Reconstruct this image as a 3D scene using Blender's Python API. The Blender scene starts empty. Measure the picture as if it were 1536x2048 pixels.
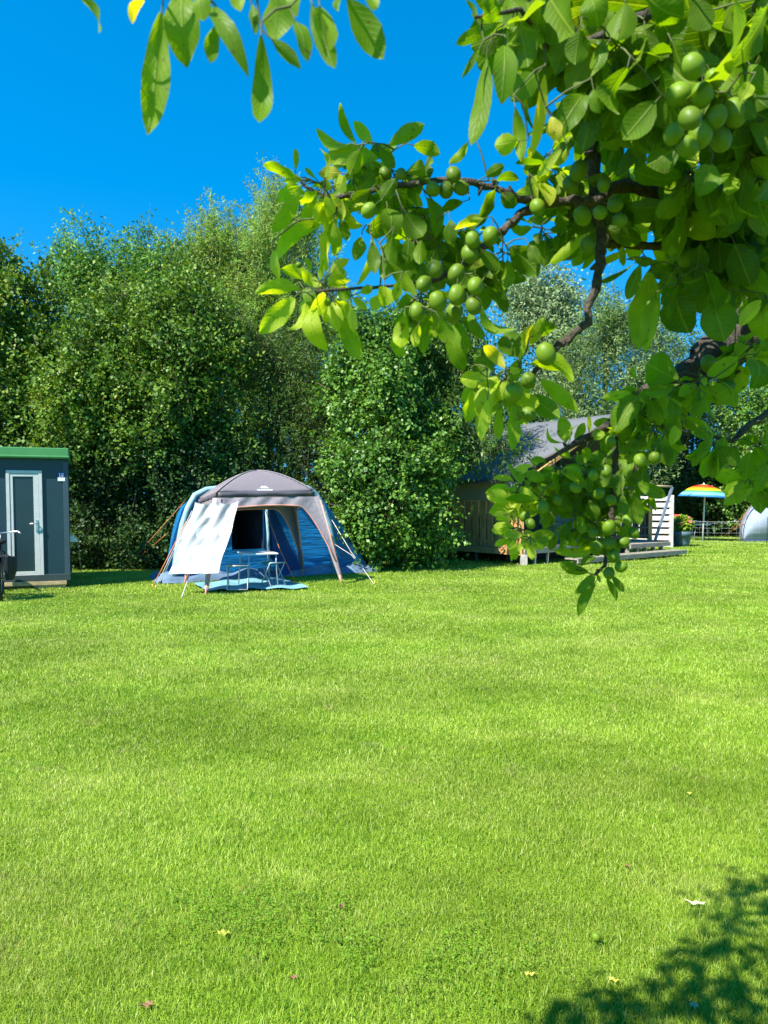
import bpy, bmesh, math, random
import numpy as np
from mathutils import Vector, Matrix
rng = np.random.default_rng(7); random.seed(7)
SC = bpy.context.scene
COL = SC.collection
R = math.radians
# ------------------------------------------------------------------ camera
F = 1540.0; TH = R(3.0); CY = 1000 + F*math.tan(TH); HC = 1.6
cf = Vector((0, math.cos(TH), -math.sin(TH))); cu = Vector((0, math.sin(TH), math.cos(TH)))
def ray(px, py): return cf + Vector((1,0,0))*((px-768)/F) + cu*((CY-py)/F)
def P(px, py, D):
    r = ray(px, py); return Vector((0,0,HC)) + r*(D/r.y)
def G(px, py, z=0.0):
    r = ray(px, py); return Vector((0,0,HC)) + r*((z-HC)/r.z)
cam = bpy.data.cameras.new('camera'); co = bpy.data.objects.new('camera', cam); COL.objects.link(co)
co.location = (0,0,HC); co.rotation_euler = (R(90)-TH, 0, 0)
cam.sensor_fit = 'VERTICAL'; cam.sensor_height = 36; cam.lens = 36*F/2048
cam.shift_y = (CY-1024)/2048; cam.clip_end = 3000; cam.clip_start = 0.05
cam.dof.use_dof = True; cam.dof.focus_distance = 3.2; cam.dof.aperture_fstop = cam.lens/2.1
SC.camera = co
# ------------------------------------------------------------------ light
SX, SY, EL = -0.72, -0.69, R(48)
n_ = math.hypot(SX, SY); SX /= n_; SY /= n_
sunv = Vector((SX*math.cos(EL), SY*math.cos(EL), math.sin(EL)))
sl = bpy.data.lights.new('sun', 'SUN'); sl.energy = 5.0; sl.angle = R(0.5); sl.color = (1, .955, .87)
so = bpy.data.objects.new('sun', sl); COL.objects.link(so); so.rotation_euler = sunv.to_track_quat('Z', 'Y').to_euler()
w = bpy.data.worlds.new('World'); SC.world = w; w.use_nodes = True; nt = w.node_tree
bg = nt.nodes['Background']; sky = nt.nodes.new('ShaderNodeTexSky'); sky.sky_type = 'NISHITA'; sky.sun_disc = False
sky.sun_elevation = EL; sky.sun_rotation = math.atan2(SX, SY); sky.air_density = 1.0; sky.dust_density = 0.0; sky.ozone_density = 3.0
hs = nt.nodes.new('ShaderNodeHueSaturation'); hs.inputs['Saturation'].default_value = 1.45; hs.inputs['Hue'].default_value = .492
# look a little higher into the sky model so that the deep midday blue reaches down to the trees
wt = nt.nodes.new('ShaderNodeTexCoord'); wm = nt.nodes.new('ShaderNodeMapping'); wm.inputs['Location'].default_value = (0,0,.22); wm.inputs['Scale'].default_value = (1,1,.75)
nt.links.new(wt.outputs['Generated'], wm.inputs[0]); wn = nt.nodes.new('ShaderNodeVectorMath'); wn.operation = 'NORMALIZE'; nt.links.new(wm.outputs[0], wn.inputs[0]); nt.links.new(wn.outputs[0], sky.inputs[0])
nt.links.new(sky.outputs[0], hs.inputs['Color']); nt.links.new(hs.outputs[0], bg.inputs[0]); bg.inputs[1].default_value = 0.115
SC.view_settings.view_transform = 'Standard'; SC.view_settings.look = 'None'; SC.view_settings.exposure = 1.3; SC.view_settings.gamma = 1
SC.cycles.max_bounces = 7; SC.cycles.diffuse_bounces = 3; SC.cycles.transmission_bounces = 3; SC.cycles.transparent_max_bounces = 6
SC.cycles.glossy_bounces = 2; SC.cycles.sample_clamp_indirect = 6
SC.cycles.use_denoising = True
# ------------------------------------------------------------------ materials
def newmat(name):
    m = bpy.data.materials.new(name); m.use_nodes = True; t = m.node_tree; b = t.nodes['Principled BSDF']; return m, t, b
def N(t, kind, **kw):
    n = t.nodes.new(kind)
    for k, v in kw.items():
        if k.startswith('i_'): n.inputs[k[2:].replace('_', ' ')].default_value = v
        elif k.startswith('n_'): n.inputs[int(k[2:])].default_value = v
        else: setattr(n, k, v)
    return n
def ramp(t, fac, stops):
    r = t.nodes.new('ShaderNodeValToRGB'); e = r.color_ramp.elements
    while len(e) < len(stops): e.new(0.5)
    for i, (p, c) in enumerate(stops): e[i].position = p; e[i].color = (*c, 1)
    t.links.new(fac, r.inputs[0]); return r.outputs[0]
def mat(name, col, rough=.6, noise=.15, scale=8, bump=0, bscale=30, metal=0, spec=.4, stretch=(1,1,1), sheen=0):
    m, t, b = newmat(name)
    tc = N(t, 'ShaderNodeTexCoord'); mp = N(t, 'ShaderNodeMapping'); mp.inputs['Scale'].default_value = stretch
    t.links.new(tc.outputs['Object'], mp.inputs[0])
    nz = N(t, 'ShaderNodeTexNoise', i_Scale=scale, i_Detail=6.0, i_Roughness=.65); t.links.new(mp.outputs[0], nz.inputs['Vector'])
    a = tuple(max(0, c*(1-noise*1.6)) for c in col); z = tuple(min(1, c*(1+noise*1.3)) for c in col)
    t.links.new(ramp(t, nz.outputs['Fac'], [(.3, a), (.7, z)]), b.inputs['Base Color'])
    b.inputs['Roughness'].default_value = rough; b.inputs['Metallic'].default_value = metal; b.inputs['Specular IOR Level'].default_value = spec
    if bump:
        n2 = N(t, 'ShaderNodeTexNoise', i_Scale=bscale, i_Detail=5.0); t.links.new(mp.outputs[0], n2.inputs['Vector'])
        bp = N(t, 'ShaderNodeBump', i_Strength=bump, i_Distance=.01); t.links.new(n2.outputs['Fac'], bp.inputs['Height']); t.links.new(bp.outputs[0], b.inputs['Normal'])
    return m
def leafmat(name, stops, trans=.45, tcol=(1.5,1.35,.5), rough=.5, spec=.28, pos_scale=.5, patch=None, back=None):
    """colour varies leaf by leaf (random per island) and clump by clump (noise in object space)"""
    m, t, b = newmat(name)
    ge = N(t, 'ShaderNodeNewGeometry'); tc = N(t, 'ShaderNodeTexCoord')
    nz = N(t, 'ShaderNodeTexNoise', i_Scale=pos_scale, i_Detail=3.0); t.links.new(tc.outputs['Object'], nz.inputs['Vector'])
    mx = N(t, 'ShaderNodeMath', operation='MULTIPLY_ADD', n_1=.55, n_2=.0); t.links.new(ge.outputs['Random Per Island'], mx.inputs[0])
    m2 = N(t, 'ShaderNodeMath', operation='MULTIPLY_ADD', n_1=.9, n_2=-.2); t.links.new(nz.outputs['Fac'], m2.inputs[0])
    ad = N(t, 'ShaderNodeMath', operation='ADD'); t.links.new(mx.outputs[0], ad.inputs[0]); t.links.new(m2.outputs[0], ad.inputs[1])
    c = ramp(t, ad.outputs[0], stops)
    if back:
        mb = N(t, 'ShaderNodeMix', data_type='RGBA'); t.links.new(ge.outputs['Backfacing'], mb.inputs[0]); t.links.new(c, mb.inputs[6]); mb.inputs[7].default_value = (*back, 1); c = mb.outputs[2]
    t.links.new(c, b.inputs['Base Color']); b.inputs['Roughness'].default_value = rough; b.inputs['Specular IOR Level'].default_value = spec
    tr = N(t, 'ShaderNodeBsdfTranslucent'); ml = N(t, 'ShaderNodeMix', data_type='RGBA', blend_type='MULTIPLY'); ml.inputs[0].default_value = 1
    t.links.new(c, ml.inputs[6]); ml.inputs[7].default_value = (*tcol, 1); t.links.new(ml.outputs[2], tr.inputs['Color'])
    ms = N(t, 'ShaderNodeMixShader'); ms.inputs[0].default_value = trans
    t.links.new(b.outputs[0], ms.inputs[1]); t.links.new(tr.outputs[0], ms.inputs[2]); t.links.new(ms.outputs[0], t.nodes['Material Output'].inputs['Surface'])
    return m
def fabric(name, col, trans=.2, rough=.55, wr=0, wscale=2.0, stretch=(1,1,1), noise=.08, spec=.3):
    m, t, b = newmat(name); tc = N(t, 'ShaderNodeTexCoord')
    mp = N(t, 'ShaderNodeMapping'); mp.inputs['Scale'].default_value = stretch; t.links.new(tc.outputs['Object'], mp.inputs[0])
    nz = N(t, 'ShaderNodeTexNoise', i_Scale=wscale, i_Detail=4.0, i_Distortion=.6); t.links.new(mp.outputs[0], nz.inputs['Vector'])
    c = ramp(t, nz.outputs['Fac'], [(.3, tuple(x*(1-noise) for x in col)), (.7, tuple(min(1, x*(1+noise)) for x in col))])
    t.links.new(c, b.inputs['Base Color']); b.inputs['Roughness'].default_value = rough; b.inputs['Specular IOR Level'].default_value = spec
    if wr:
        bp = N(t, 'ShaderNodeBump', i_Strength=wr, i_Distance=.05); t.links.new(nz.outputs['Fac'], bp.inputs['Height']); t.links.new(bp.outputs[0], b.inputs['Normal'])
    if trans:
        tr = N(t, 'ShaderNodeBsdfTranslucent'); t.links.new(c, tr.inputs['Color'])
        ms = N(t, 'ShaderNodeMixShader'); ms.inputs[0].default_value = trans
        t.links.new(b.outputs[0], ms.inputs[1]); t.links.new(tr.outputs[0], ms.inputs[2]); t.links.new(ms.outputs[0], t.nodes['Material Output'].inputs['Surface'])
    return m
# ------------------------------------------------------------------ mesh helpers
def link(o, parent=None):
    COL.objects.link(o)
    if parent: o.parent = parent
    return o
def np_mesh(name, V, Q=None, T=None, m=None, parent=None, smooth=False, uv=None):
    """mesh from numpy arrays: V (n,3), Q (q,4), T (t,3)"""
    me = bpy.data.meshes.new(name); V = np.asarray(V, dtype=np.float32)
    me.vertices.add(len(V)); me.vertices.foreach_set('co', V.ravel())
    idx = []; starts = []; n = 0
    if Q is not None and len(Q): Q = np.asarray(Q, dtype=np.int32); idx.append(Q.ravel()); starts.append(np.arange(len(Q))*4); n = len(Q)*4
    if T is not None and len(T): T = np.asarray(T, dtype=np.int32); idx.append(T.ravel()); starts.append(n+np.arange(len(T))*3)
    idx = np.concatenate(idx).astype(np.int32); starts = np.concatenate(starts).astype(np.int32)
    me.loops.add(len(idx)); me.loops.foreach_set('vertex_index', idx)
    me.polygons.add(len(starts)); me.polygons.foreach_set('loop_start', starts)
    if smooth: me.polygons.foreach_set('use_smooth', np.ones(len(starts), dtype=bool))
    if uv is not None:
        l = me.uv_layers.new(name='uv'); l.data.foreach_set('uv', np.asarray(uv, dtype=np.float32)[idx].ravel())
    me.update(calc_edges=True); me.validate()
    o = bpy.data.objects.new(name, me)
    if m:
        for k in (m if isinstance(m, (list, tuple)) else [m]): me.materials.append(k)
    return link(o, parent)
class MB:
    """collects boxes, tubes and sheets in world coordinates, then builds ONE mesh object"""
    def __init__(s): s.v = []; s.f = []; s.m = []; s.k = 0; s.sm = []
    def add(s, vs, fs, smooth=False):
        o = len(s.v); s.v += [tuple(v) for v in vs]; s.f += [tuple(i+o for i in f) for f in fs]; s.m += [s.k]*len(fs); s.sm += [smooth]*len(fs); return s
    def box(s, a, b, M=None):
        (x0,y0,z0), (x1,y1,z1) = a, b
        vs = [Vector(p) for p in ((x0,y0,z0),(x1,y0,z0),(x1,y1,z0),(x0,y1,z0),(x0,y0,z1),(x1,y0,z1),(x1,y1,z1),(x0,y1,z1))]
        if M: vs = [M @ v for v in vs]
        return s.add(vs, [(0,3,2,1),(4,5,6,7),(0,1,5,4),(1,2,6,5),(2,3,7,6),(3,0,4,7)])
    def beam(s, a, b, wd, ht, up=Vector((0,0,1))):
        a = Vector(a); b = Vector(b); d = (b-a).normalized(); sd = d.cross(up)
        if sd.length < 1e-4: sd = Vector((1,0,0))
        sd.normalize(); u = sd.cross(d)
        vs = [p + sd*(wd/2*i) + u*(ht/2*j) for p in (a,b) for i,j in ((-1,-1),(1,-1),(1,1),(-1,1))]
        return s.add(vs, [(0,1,2,3),(7,6,5,4),(0,4,5,1),(1,5,6,2),(2,6,7,3),(3,7,4,0)])
    def tube(s, pts, rad, n=8, cap=True):
        pts = [Vector(p) for p in pts]; rs = rad if isinstance(rad, (list, tuple)) else [rad]*len(pts)
        vs = []; fs = []; ref = None
        for i, p in enumerate(pts):
            d = (pts[min(i+1, len(pts)-1)] - pts[max(i-1, 0)]).normalized()
            if ref is None: ref = Vector((0,0,1)) if abs(d.z) < .9 else Vector((1,0,0))
            a = d.cross(ref).normalized(); b = a.cross(d).normalized(); ref = b
            for k in range(n):
                t = 2*math.pi*k/n; vs.append(p + (a*math.cos(t)+b*math.sin(t))*rs[i])
        for i in range(len(pts)-1):
            for k in range(n): fs.append((i*n+k, i*n+(k+1)%n, (i+1)*n+(k+1)%n, (i+1)*n+k))
        if cap: fs.append(tuple(range(n))[::-1]); fs.append(tuple((len(pts)-1)*n+k for k in range(n)))
        return s.add(vs, fs, True)
    def lathe(s, c, prof, n=24):
        c = Vector(c); vs = []; fs = []
        for r, z in prof:
            for k in range(n): t = 2*math.pi*k/n; vs.append(c + Vector((r*math.cos(t), r*math.sin(t), z)))
        for i in range(len(prof)-1):
            for k in range(n): fs.append((i*n+k, i*n+(k+1)%n, (i+1)*n+(k+1)%n, (i+1)*n+k))
        return s.add(vs, fs, True)
    def grid(s, fn, nu, nv, smooth=True):
        vs = [fn(i/nu, j/nv) for j in range(nv+1) for i in range(nu+1)]
        return s.add(vs, [(j*(nu+1)+i, j*(nu+1)+i+1, (j+1)*(nu+1)+i+1, (j+1)*(nu+1)+i) for j in range(nv) for i in range(nu)], smooth)
    def build(s, name, m, parent=None, solid=0, bevel=0):
        me = bpy.data.meshes.new(name); me.from_pydata(s.v, [], s.f)
        ms = m if isinstance(m, (list, tuple)) else [m]
        for k in ms: me.materials.append(k)
        me.polygons.foreach_set('material_index', s.m); me.polygons.foreach_set('use_smooth', s.sm); me.update()
        o = bpy.data.objects.new(name, me); link(o)
        if parent:
            o.parent = parent; o.matrix_parent_inverse = Matrix.Translation(parent.location).inverted()
        if solid: md = o.modifiers.new('solid', 'SOLIDIFY'); md.thickness = solid; md.offset = 0
        if bevel: md = o.modifiers.new('bevel', 'BEVEL'); md.width = bevel; md.segments = 2; md.limit_method = 'ANGLE'
        return o
def thing(name, label, cat, loc=(0,0,0), group=None):
    o = bpy.data.objects.new(name, None); o.empty_display_size = .1; o.location = loc; link(o)
    return tag(o, label, cat, group)
def tag(o, label=None, cat=None, group=None, kind=None):
    if label: o['label'] = label
    if cat: o['category'] = cat
    if group: o['group'] = group
    if kind: o['kind'] = kind
    return o
def lerp(a, b, t): return a + (b-a)*t

# ================================================================== GROUND
m, t, b = newmat('lawn_soil'); tc = N(t, 'ShaderNodeTexCoord')
nz = N(t, 'ShaderNodeTexNoise', i_Scale=.9, i_Detail=7.0, i_Roughness=.7); t.links.new(tc.outputs['Object'], nz.inputs['Vector'])
n2 = N(t, 'ShaderNodeTexNoise', i_Scale=90.0, i_Detail=3.0); t.links.new(tc.outputs['Object'], n2.inputs['Vector'])
a_ = N(t, 'ShaderNodeMath', operation='MULTIPLY_ADD', n_1=.5, n_2=.0); t.links.new(nz.outputs['Fac'], a_.inputs[0])
a2 = N(t, 'ShaderNodeMath', operation='MULTIPLY_ADD', n_1=.5); t.links.new(n2.outputs['Fac'], a2.inputs[0]); t.links.new(a_.outputs[0], a2.inputs[2])
t.links.new(ramp(t, a2.outputs[0], [(.35, (.07,.13,.01)), (.5, (.16,.26,.018)), (.68, (.28,.36,.035))]), b.inputs['Base Color'])
b.inputs['Roughness'].default_value = .9; b.inputs['Specular IOR Level'].default_value = .1
bp = N(t, 'ShaderNodeBump', i_Strength=.8, i_Distance=.03); t.links.new(n2.outputs['Fac'], bp.inputs['Height']); t.links.new(bp.outputs[0], b.inputs['Normal'])
SOIL = m
g = MB(); g.add([(-900,-200,0),(900,-200,0),(900,1500,0),(-900,1500,0)], [(0,1,2,3)])
tag(g.build('ground', SOIL), 'flat lawn ground of the campsite field', None, kind='structure')

# grass blades ------------------------------------------------------
def noise2(x, y, s, seed=0):
    """smooth value noise"""
    r = np.random.default_rng(seed); T = r.random((64, 64)); x = x*s+31.7; y = y*s+17.3
    xi = np.floor(x).astype(int); yi = np.floor(y).astype(int); fx = x-xi; fy = y-yi; fx = fx*fx*(3-2*fx); fy = fy*fy*(3-2*fy)
    a = T[xi%64, yi%64]; b_ = T[(xi+1)%64, yi%64]; c = T[xi%64, (yi+1)%64]; d = T[(xi+1)%64, (yi+1)%64]
    return (a*(1-fx)+b_*fx)*(1-fy)+(c*(1-fx)+d*fx)*fy
rings = [(1.3,1.9,16000,.0026,.025),(1.9,3.2,34000,.0022,.025),(3.2,4.6,24000,.0027,.026),(4.6,6.5,13500,.0036,.028),(6.5,9,7500,.0048,.030),(9,13,4200,.0070,.028),(13,19,2000,.010,.031),(19,34,480,.019,.038)]
VV = []; QQ = []; TT = []; off = 0
for (d0, d1, den, wb, hb) in rings:
    area = (d1-d0)*((d0+d1)*.52+3.0); n = int(den*area)
    D = np.sqrt(rng.random(n)*(d1*d1-d0*d0)+d0*d0); X = (rng.random(n)*2-1)*(D*.52+1.5)
    keep = rng.random(n) < (.55+.6*noise2(X, D, 9, 3)); D = D[keep]; X = X[keep]; n = len(D)
    cl = noise2(X, D, 1.3, 1); cl2 = noise2(X, D, 5, 2)
    h = hb*(.55+.7*rng.random(n))*(.68+.22*cl+.48*cl2); wd = wb*(.7+.6*rng.random(n))
    ang = rng.random(n)*2*np.pi
    la = 2.2+noise2(X, D, .5, 5)*1.6 + rng.normal(0, 1.7, n); ln = h*(.25+.65*rng.random(n))
    ux, uy = np.cos(ang), np.sin(ang); lx, ly = np.cos(la)*ln, np.sin(la)*ln
    base = np.stack([X, D, np.zeros(n)], 1); sd = np.stack([ux, uy, np.zeros(n)], 1)*(wd/2)[:, None]
    mid = base + np.stack([lx*.35, ly*.35, h*.6], 1); tip = base + np.stack([lx, ly, h*.98], 1)
    V = np.empty((n, 5, 3)); V[:,0] = base-sd; V[:,1] = base+sd; V[:,2] = mid+sd*.8; V[:,3] = mid-sd*.8; V[:,4] = tip
    i0 = off + np.arange(n)*5
    VV.append(V.reshape(-1, 3)); QQ.append(np.stack([i0, i0+1, i0+2, i0+3], 1)); TT.append(np.stack([i0+3, i0+2, i0+4], 1)); off += n*5
# stubble of clover and broad leaves near the camera
m, t, b = newmat('grass_blade'); ge = N(t, 'ShaderNodeNewGeometry'); tc = N(t, 'ShaderNodeTexCoord')
mp = N(t, 'ShaderNodeMapping'); mp.inputs['Scale'].default_value = (.8, 1.2, 1); mp.inputs['Rotation'].default_value = (0, 0, .15); t.links.new(tc.outputs['Object'], mp.inputs[0])
nz = N(t, 'ShaderNodeTexNoise', i_Scale=.75, i_Detail=8.0, i_Roughness=.72); t.links.new(mp.outputs[0], nz.inputs['Vector'])
m1 = N(t, 'ShaderNodeMath', operation='MULTIPLY_ADD', n_1=.32, n_2=-.07); t.links.new(ge.outputs['Random Per Island'], m1.inputs[0])
m2 = N(t, 'ShaderNodeMath', operation='MULTIPLY_ADD', n_1=.88); t.links.new(nz.outputs['Fac'], m2.inputs[0]); t.links.new(m1.outputs[0], m2.inputs[2])
gc = ramp(t, m2.outputs[0], [(.2, (.105,.225,.012)), (.38, (.19,.345,.018)), (.54, (.315,.46,.034)), (.72, (.50,.57,.12)), (.9, (.56,.50,.24))])
th = N(t, 'ShaderNodeTexNoise', i_Scale=3.2, i_Detail=5.0, i_Roughness=.65); t.links.new(tc.outputs['Object'], th.inputs['Vector'])      # dry thatch showing in places
th2 = N(t, 'ShaderNodeMapRange', n_1=.60, n_2=.72); t.links.new(th.outputs['Fac'], th2.inputs[0])
th3 = N(t, 'ShaderNodeMath', operation='MULTIPLY'); t.links.new(th2.outputs[0], th3.inputs[0]); t.links.new(ge.outputs['Random Per Island'], th3.inputs[1])
mt1 = N(t, 'ShaderNodeMix', data_type='RGBA'); t.links.new(th3.outputs[0], mt1.inputs[0]); t.links.new(gc, mt1.inputs[6]); mt1.inputs[7].default_value = (.46,.37,.17,1)
dk = N(t, 'ShaderNodeTexNoise', i_Scale=.55, i_Detail=6.0, i_Roughness=.6); mp2 = N(t, 'ShaderNodeMapping'); mp2.inputs['Location'].default_value = (7,3,0); mp2.inputs['Scale'].default_value = (1.1,1.3,1); t.links.new(tc.outputs['Object'], mp2.inputs[0]); t.links.new(mp2.outputs[0], dk.inputs['Vector'])
dk2 = N(t, 'ShaderNodeMapRange', n_1=.40, n_2=.64, n_3=.80, n_4=1.12); t.links.new(dk.outputs['Fac'], dk2.inputs[0])
mt2 = N(t, 'ShaderNodeVectorMath', operation='SCALE'); t.links.new(mt1.outputs[2], mt2.inputs[0]); t.links.new(dk2.outputs[0], mt2.inputs['Scale']); gc = mt2.outputs[0]
t.links.new(gc, b.inputs['Base Color']); b.inputs['Roughness'].default_value = .45; b.inputs['Specular IOR Level'].default_value = .45
tr = N(t, 'ShaderNodeBsdfTranslucent'); t.links.new(gc, tr.inputs['Color']); ms = N(t, 'ShaderNodeMixShader'); ms.inputs[0].default_value = .4
t.links.new(b.outputs[0], ms.inputs[1]); t.links.new(tr.outputs[0], ms.inputs[2]); t.links.new(ms.outputs[0], t.nodes['Material Output'].inputs['Surface'])
GRASS = m
o = np_mesh('grass', np.concatenate(VV), np.concatenate(QQ), np.concatenate(TT), GRASS)
tag(o, 'short mown bright green lawn grass', 'grass', kind='stuff')
del VV, QQ, TT
# clover patch
def cards(C, Dr, Nn, L, W, fold=.15, wpos=.48):
    """one pointed four-cornered leaf per row"""
    Dr = Dr/np.linalg.norm(Dr, axis=1, keepdims=True); S = np.cross(Dr, Nn); S /= np.linalg.norm(S, axis=1, keepdims=True)+1e-9
    U = np.cross(S, Dr); L = L[:, None]; W = W[:, None]; n = len(C)
    V = np.empty((n, 4, 3)); V[:,0] = C; V[:,1] = C+Dr*L*wpos+S*W/2+U*W*fold; V[:,2] = C+Dr*L-U*L*.08; V[:,3] = C+Dr*L*wpos-S*W/2+U*W*fold
    i0 = np.arange(n)*4
    return V.reshape(-1, 3), np.stack([i0, i0+1, i0+2, i0+3], 1)
CLOV = leafmat('clover_leaf', [(.2, (.10,.23,.012)), (.8, (.19,.34,.025))], trans=.35)
n = 3000; X = rng.normal(0, .33, n)+.05; Y = rng.normal(0, .16, n)+2.62
X2 = rng.normal(0, .25, 2500)-.55; Y2 = rng.normal(0, .15, 2500)+2.9; X = np.append(X, X2); Y = np.append(Y, Y2); n = len(X)
keep = noise2(X, Y, 8, 9) > .35; X = X[keep]; Y = Y[keep]; n = len(X)
C = np.stack([X, Y, .018+.02*rng.random(n)], 1); a = rng.random(n)*6.28
V, Q = cards(C, np.stack([np.cos(a), np.sin(a), .1+0*a], 1), np.stack([rng.normal(0,.35,n), rng.normal(0,.35,n), np.ones(n)], 1), .008+.005*rng.random(n), .007+.003*rng.random(n))
tag(np_mesh('clover', V, Q, None, CLOV), 'patch of small dark clover leaves in the lawn foreground', 'clover', kind='stuff')

# ================================================================== TREES
BARK = mat('bark', (.11,.085,.06), .9, .35, 18, .8, 40, stretch=(1,1,.3))
def crown_tree(name, label, cat, base, lobes, nspray, per, L, W, m, trunks=None, spray_len=.6, jit=.13, up=.5, droop=.15, trunk_r=.12, seed=1, hollow=.5, group=None, bark=None, narrow=False):
    r = np.random.default_rng(seed)
    root = thing(name, label, cat, base, group); base = np.array(base, float)
    big = np.array(lobes, float); sub = []
    for lb in big:      # every lobe breaks up into smaller clumps with gaps between them
        for _ in range(8):
            q = r.normal(size=3); q /= np.linalg.norm(q); q[1] = -abs(q[1])*.8 if r.random() < .6 else q[1]; f = r.uniform(.26,.48)
            sub.append(np.concatenate([lb[:3]+q*lb[3:6]*(1.06-f*.7), lb[3:6]*f]))
    lobes = np.array(sub); vol = (lobes[:,3]*lobes[:,4]*lobes[:,5])**.67; li = r.choice(len(lobes), nspray, p=vol/vol.sum())
    d = r.normal(size=(nspray, 3)); d /= np.linalg.norm(d, axis=1, keepdims=True)
    hollow = hollow+.12; rad = hollow+(1-hollow)*r.random(nspray)**.7; rad *= 1+r.normal(0, .08, nspray)
    C = lobes[li, :3]+d*rad[:, None]*lobes[li, 3:6]; C[:,2] = np.maximum(C[:,2], .15)
    g = d*.65+np.array([0,0,up])+r.normal(0, .35, (nspray, 3)); g /= np.linalg.norm(g, axis=1, keepdims=True)
    sl = spray_len*(.5+r.random(nspray))
    ii = np.repeat(np.arange(nspray), per); n = len(ii); tt = r.random(n)
    pos = C[ii]+g[ii]*(tt*sl[ii])[:, None]+r.normal(0, jit, (n, 3))*(1-.6*tt)[:, None]
    out = d[ii]; dr = g[ii]*.5+r.normal(0, .55, (n, 3)); dr[:,2] -= droop
    sn = r.normal(0, .40, (nspray, 3)); nn = out*.75+sn[ii]+r.normal(0, .30, (n, 3)); nn[:,2] += .55
    pos[:,2] = np.maximum(pos[:,2], .03)
    sz = (.6+.7*r.random(n))
    V, Q = cards(pos-base, dr, nn, L*sz, W*sz)
    np_mesh('crown', V, Q, None, m, root)
    # wood: trunk, limbs to each lobe and a thin stem in every third spray
    tb = MB(); b0 = Vector(base)
    for (tx, ty, lean) in (trunks or [(0,0,0)]):
        p0 = b0+Vector((tx, ty, -.1)); top = Vector(big[:, :3].mean(0)); top.z = big[:,2].max()
        pts = [p0.lerp(Vector((p0.x*.5+top.x*.5+lean, p0.y*.5+top.y*.5, top.z)), k/6)+Vector((r.normal(0,.05), r.normal(0,.05), 0)) for k in range(7)]
        tb.tube(pts, [trunk_r*(1-.75*k/6)*(1.25 if k == 0 else 1) for k in range(7)], 7)
        for lb in big:
            if r.random() < .85:
                k = min(5, max(1, int(6*(lb[2]-lb[5]*.6)/max(top.z, .1)))); a0 = pts[k]; e = Vector(lb[:3]+r.normal(0,.3,3)*lb[3:6])
                mid = a0.lerp(e, .5)+Vector((r.normal(0,.12), r.normal(0,.12), .15))
                tb.tube([a0, mid, e, e+(e-mid)*.5], [trunk_r*.4, trunk_r*.28, trunk_r*.15, .008], 5)
    for k in range(0, nspray, 3):
        p = Vector(C[k]); gg = Vector(g[k]); L_ = float(sl[k]); tb.tube([p-gg*.4, p+gg*L_*.4, p+gg*L_], [.007, .004, .002], 3, False)
    tb.build('trunk', bark or BARK, root)
    return root
def lobe(px, py, D, rx, rz, ry=None):
    c = P(px, py, D); s = D/F; return (c.x, c.y, c.z, rx*s, (ry or min(rx, rz)*1.1)*s, rz*s)
def base_at(px, D): c = P(px, 1000, D); return (c.x, D, 0)
MAPLE = leafmat('maple_leaf', [(.15, (.022,.068,.010)), (.45, (.072,.155,.016)), (.7, (.14,.25,.022)), (.92, (.24,.28,.03)), (1.0, (.34,.19,.04))], trans=.24)
ASH = leafmat('ash_leaf', [(.15, (.04,.12,.02)), (.5, (.095,.23,.028)), (.9, (.18,.35,.045))], trans=.24)
WILLOW = leafmat('willow_leaf', [(.15, (.07,.17,.02)), (.5, (.17,.33,.035)), (.9, (.30,.47,.075))], trans=.4, back=(.21,.30,.12))
SHRUB = leafmat('shrub_leaf', [(.15, (.025,.068,.014)), (.5, (.06,.13,.02)), (.9, (.13,.21,.035))], trans=.24)
HAZEL = leafmat('hazel_leaf', [(.15, (.035,.10,.016)), (.5, (.085,.20,.022)), (.9, (.18,.33,.04))], trans=.24, spec=.35, rough=.45)
CHERRY = leafmat('cherry_leaf', [(.15, (.03,.08,.014)), (.5, (.06,.14,.02)), (.9, (.12,.21,.03))], trans=.35, spec=.35, rough=.45)
POPLAR = leafmat('poplar_leaf', [(.2, (.17,.25,.10)), (.5, (.24,.33,.15)), (.9, (.34,.43,.23))], rough=.8, spec=.1, trans=.35, tcol=(1,1,.8))
GREYW = leafmat('grey_willow_leaf', [(.15, (.06,.12,.03)), (.5, (.14,.23,.06)), (.9, (.28,.38,.14))], trans=.3, tcol=(1,1.1,.6))
DARK = leafmat('alder_and_shade_leaf', [(.15, (.014,.040,.010)), (.5, (.030,.078,.014)), (.9, (.07,.14,.028))], trans=.24)  # alders and hedges, also undergrowth whose dark tone is painted shade

crown_tree('maple_tree', 'tall maple with yellowish leaf tips at the left edge, behind the green roofed cabin', 'tree', base_at(-10, 19.6),
    [lobe(30,585,19.4,60,75), lobe(-60,620,19.8,90,110), lobe(20,700,19,95,110), lobe(60,830,19,90,110), lobe(-40,900,19.2,110,150), lobe(85,700,19.6,50,100)],
    1800, 26, .10, .075, MAPLE, trunk_r=.14, seed=11, trunks=[(0,0,0),(.6,.2,.3)])
crown_tree('ash_tree', 'fresh green ash with a rounded double top, left of the tall willow', 'tree', base_at(235, 22.5),
    [lobe(205,540,22,72,68), lobe(155,590,22.4,60,80), lobe(278,560,22.2,40,72), lobe(240,620,21.6,110,90), lobe(330,600,22,75,80), lobe(180,700,22,90,100), lobe(300,740,22.2,110,120), lobe(200,860,22.5,130,150)],
    2500, 32, .11, .044, ASH, trunk_r=.16, seed=12, droop=.35, spray_len=.75)
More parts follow.
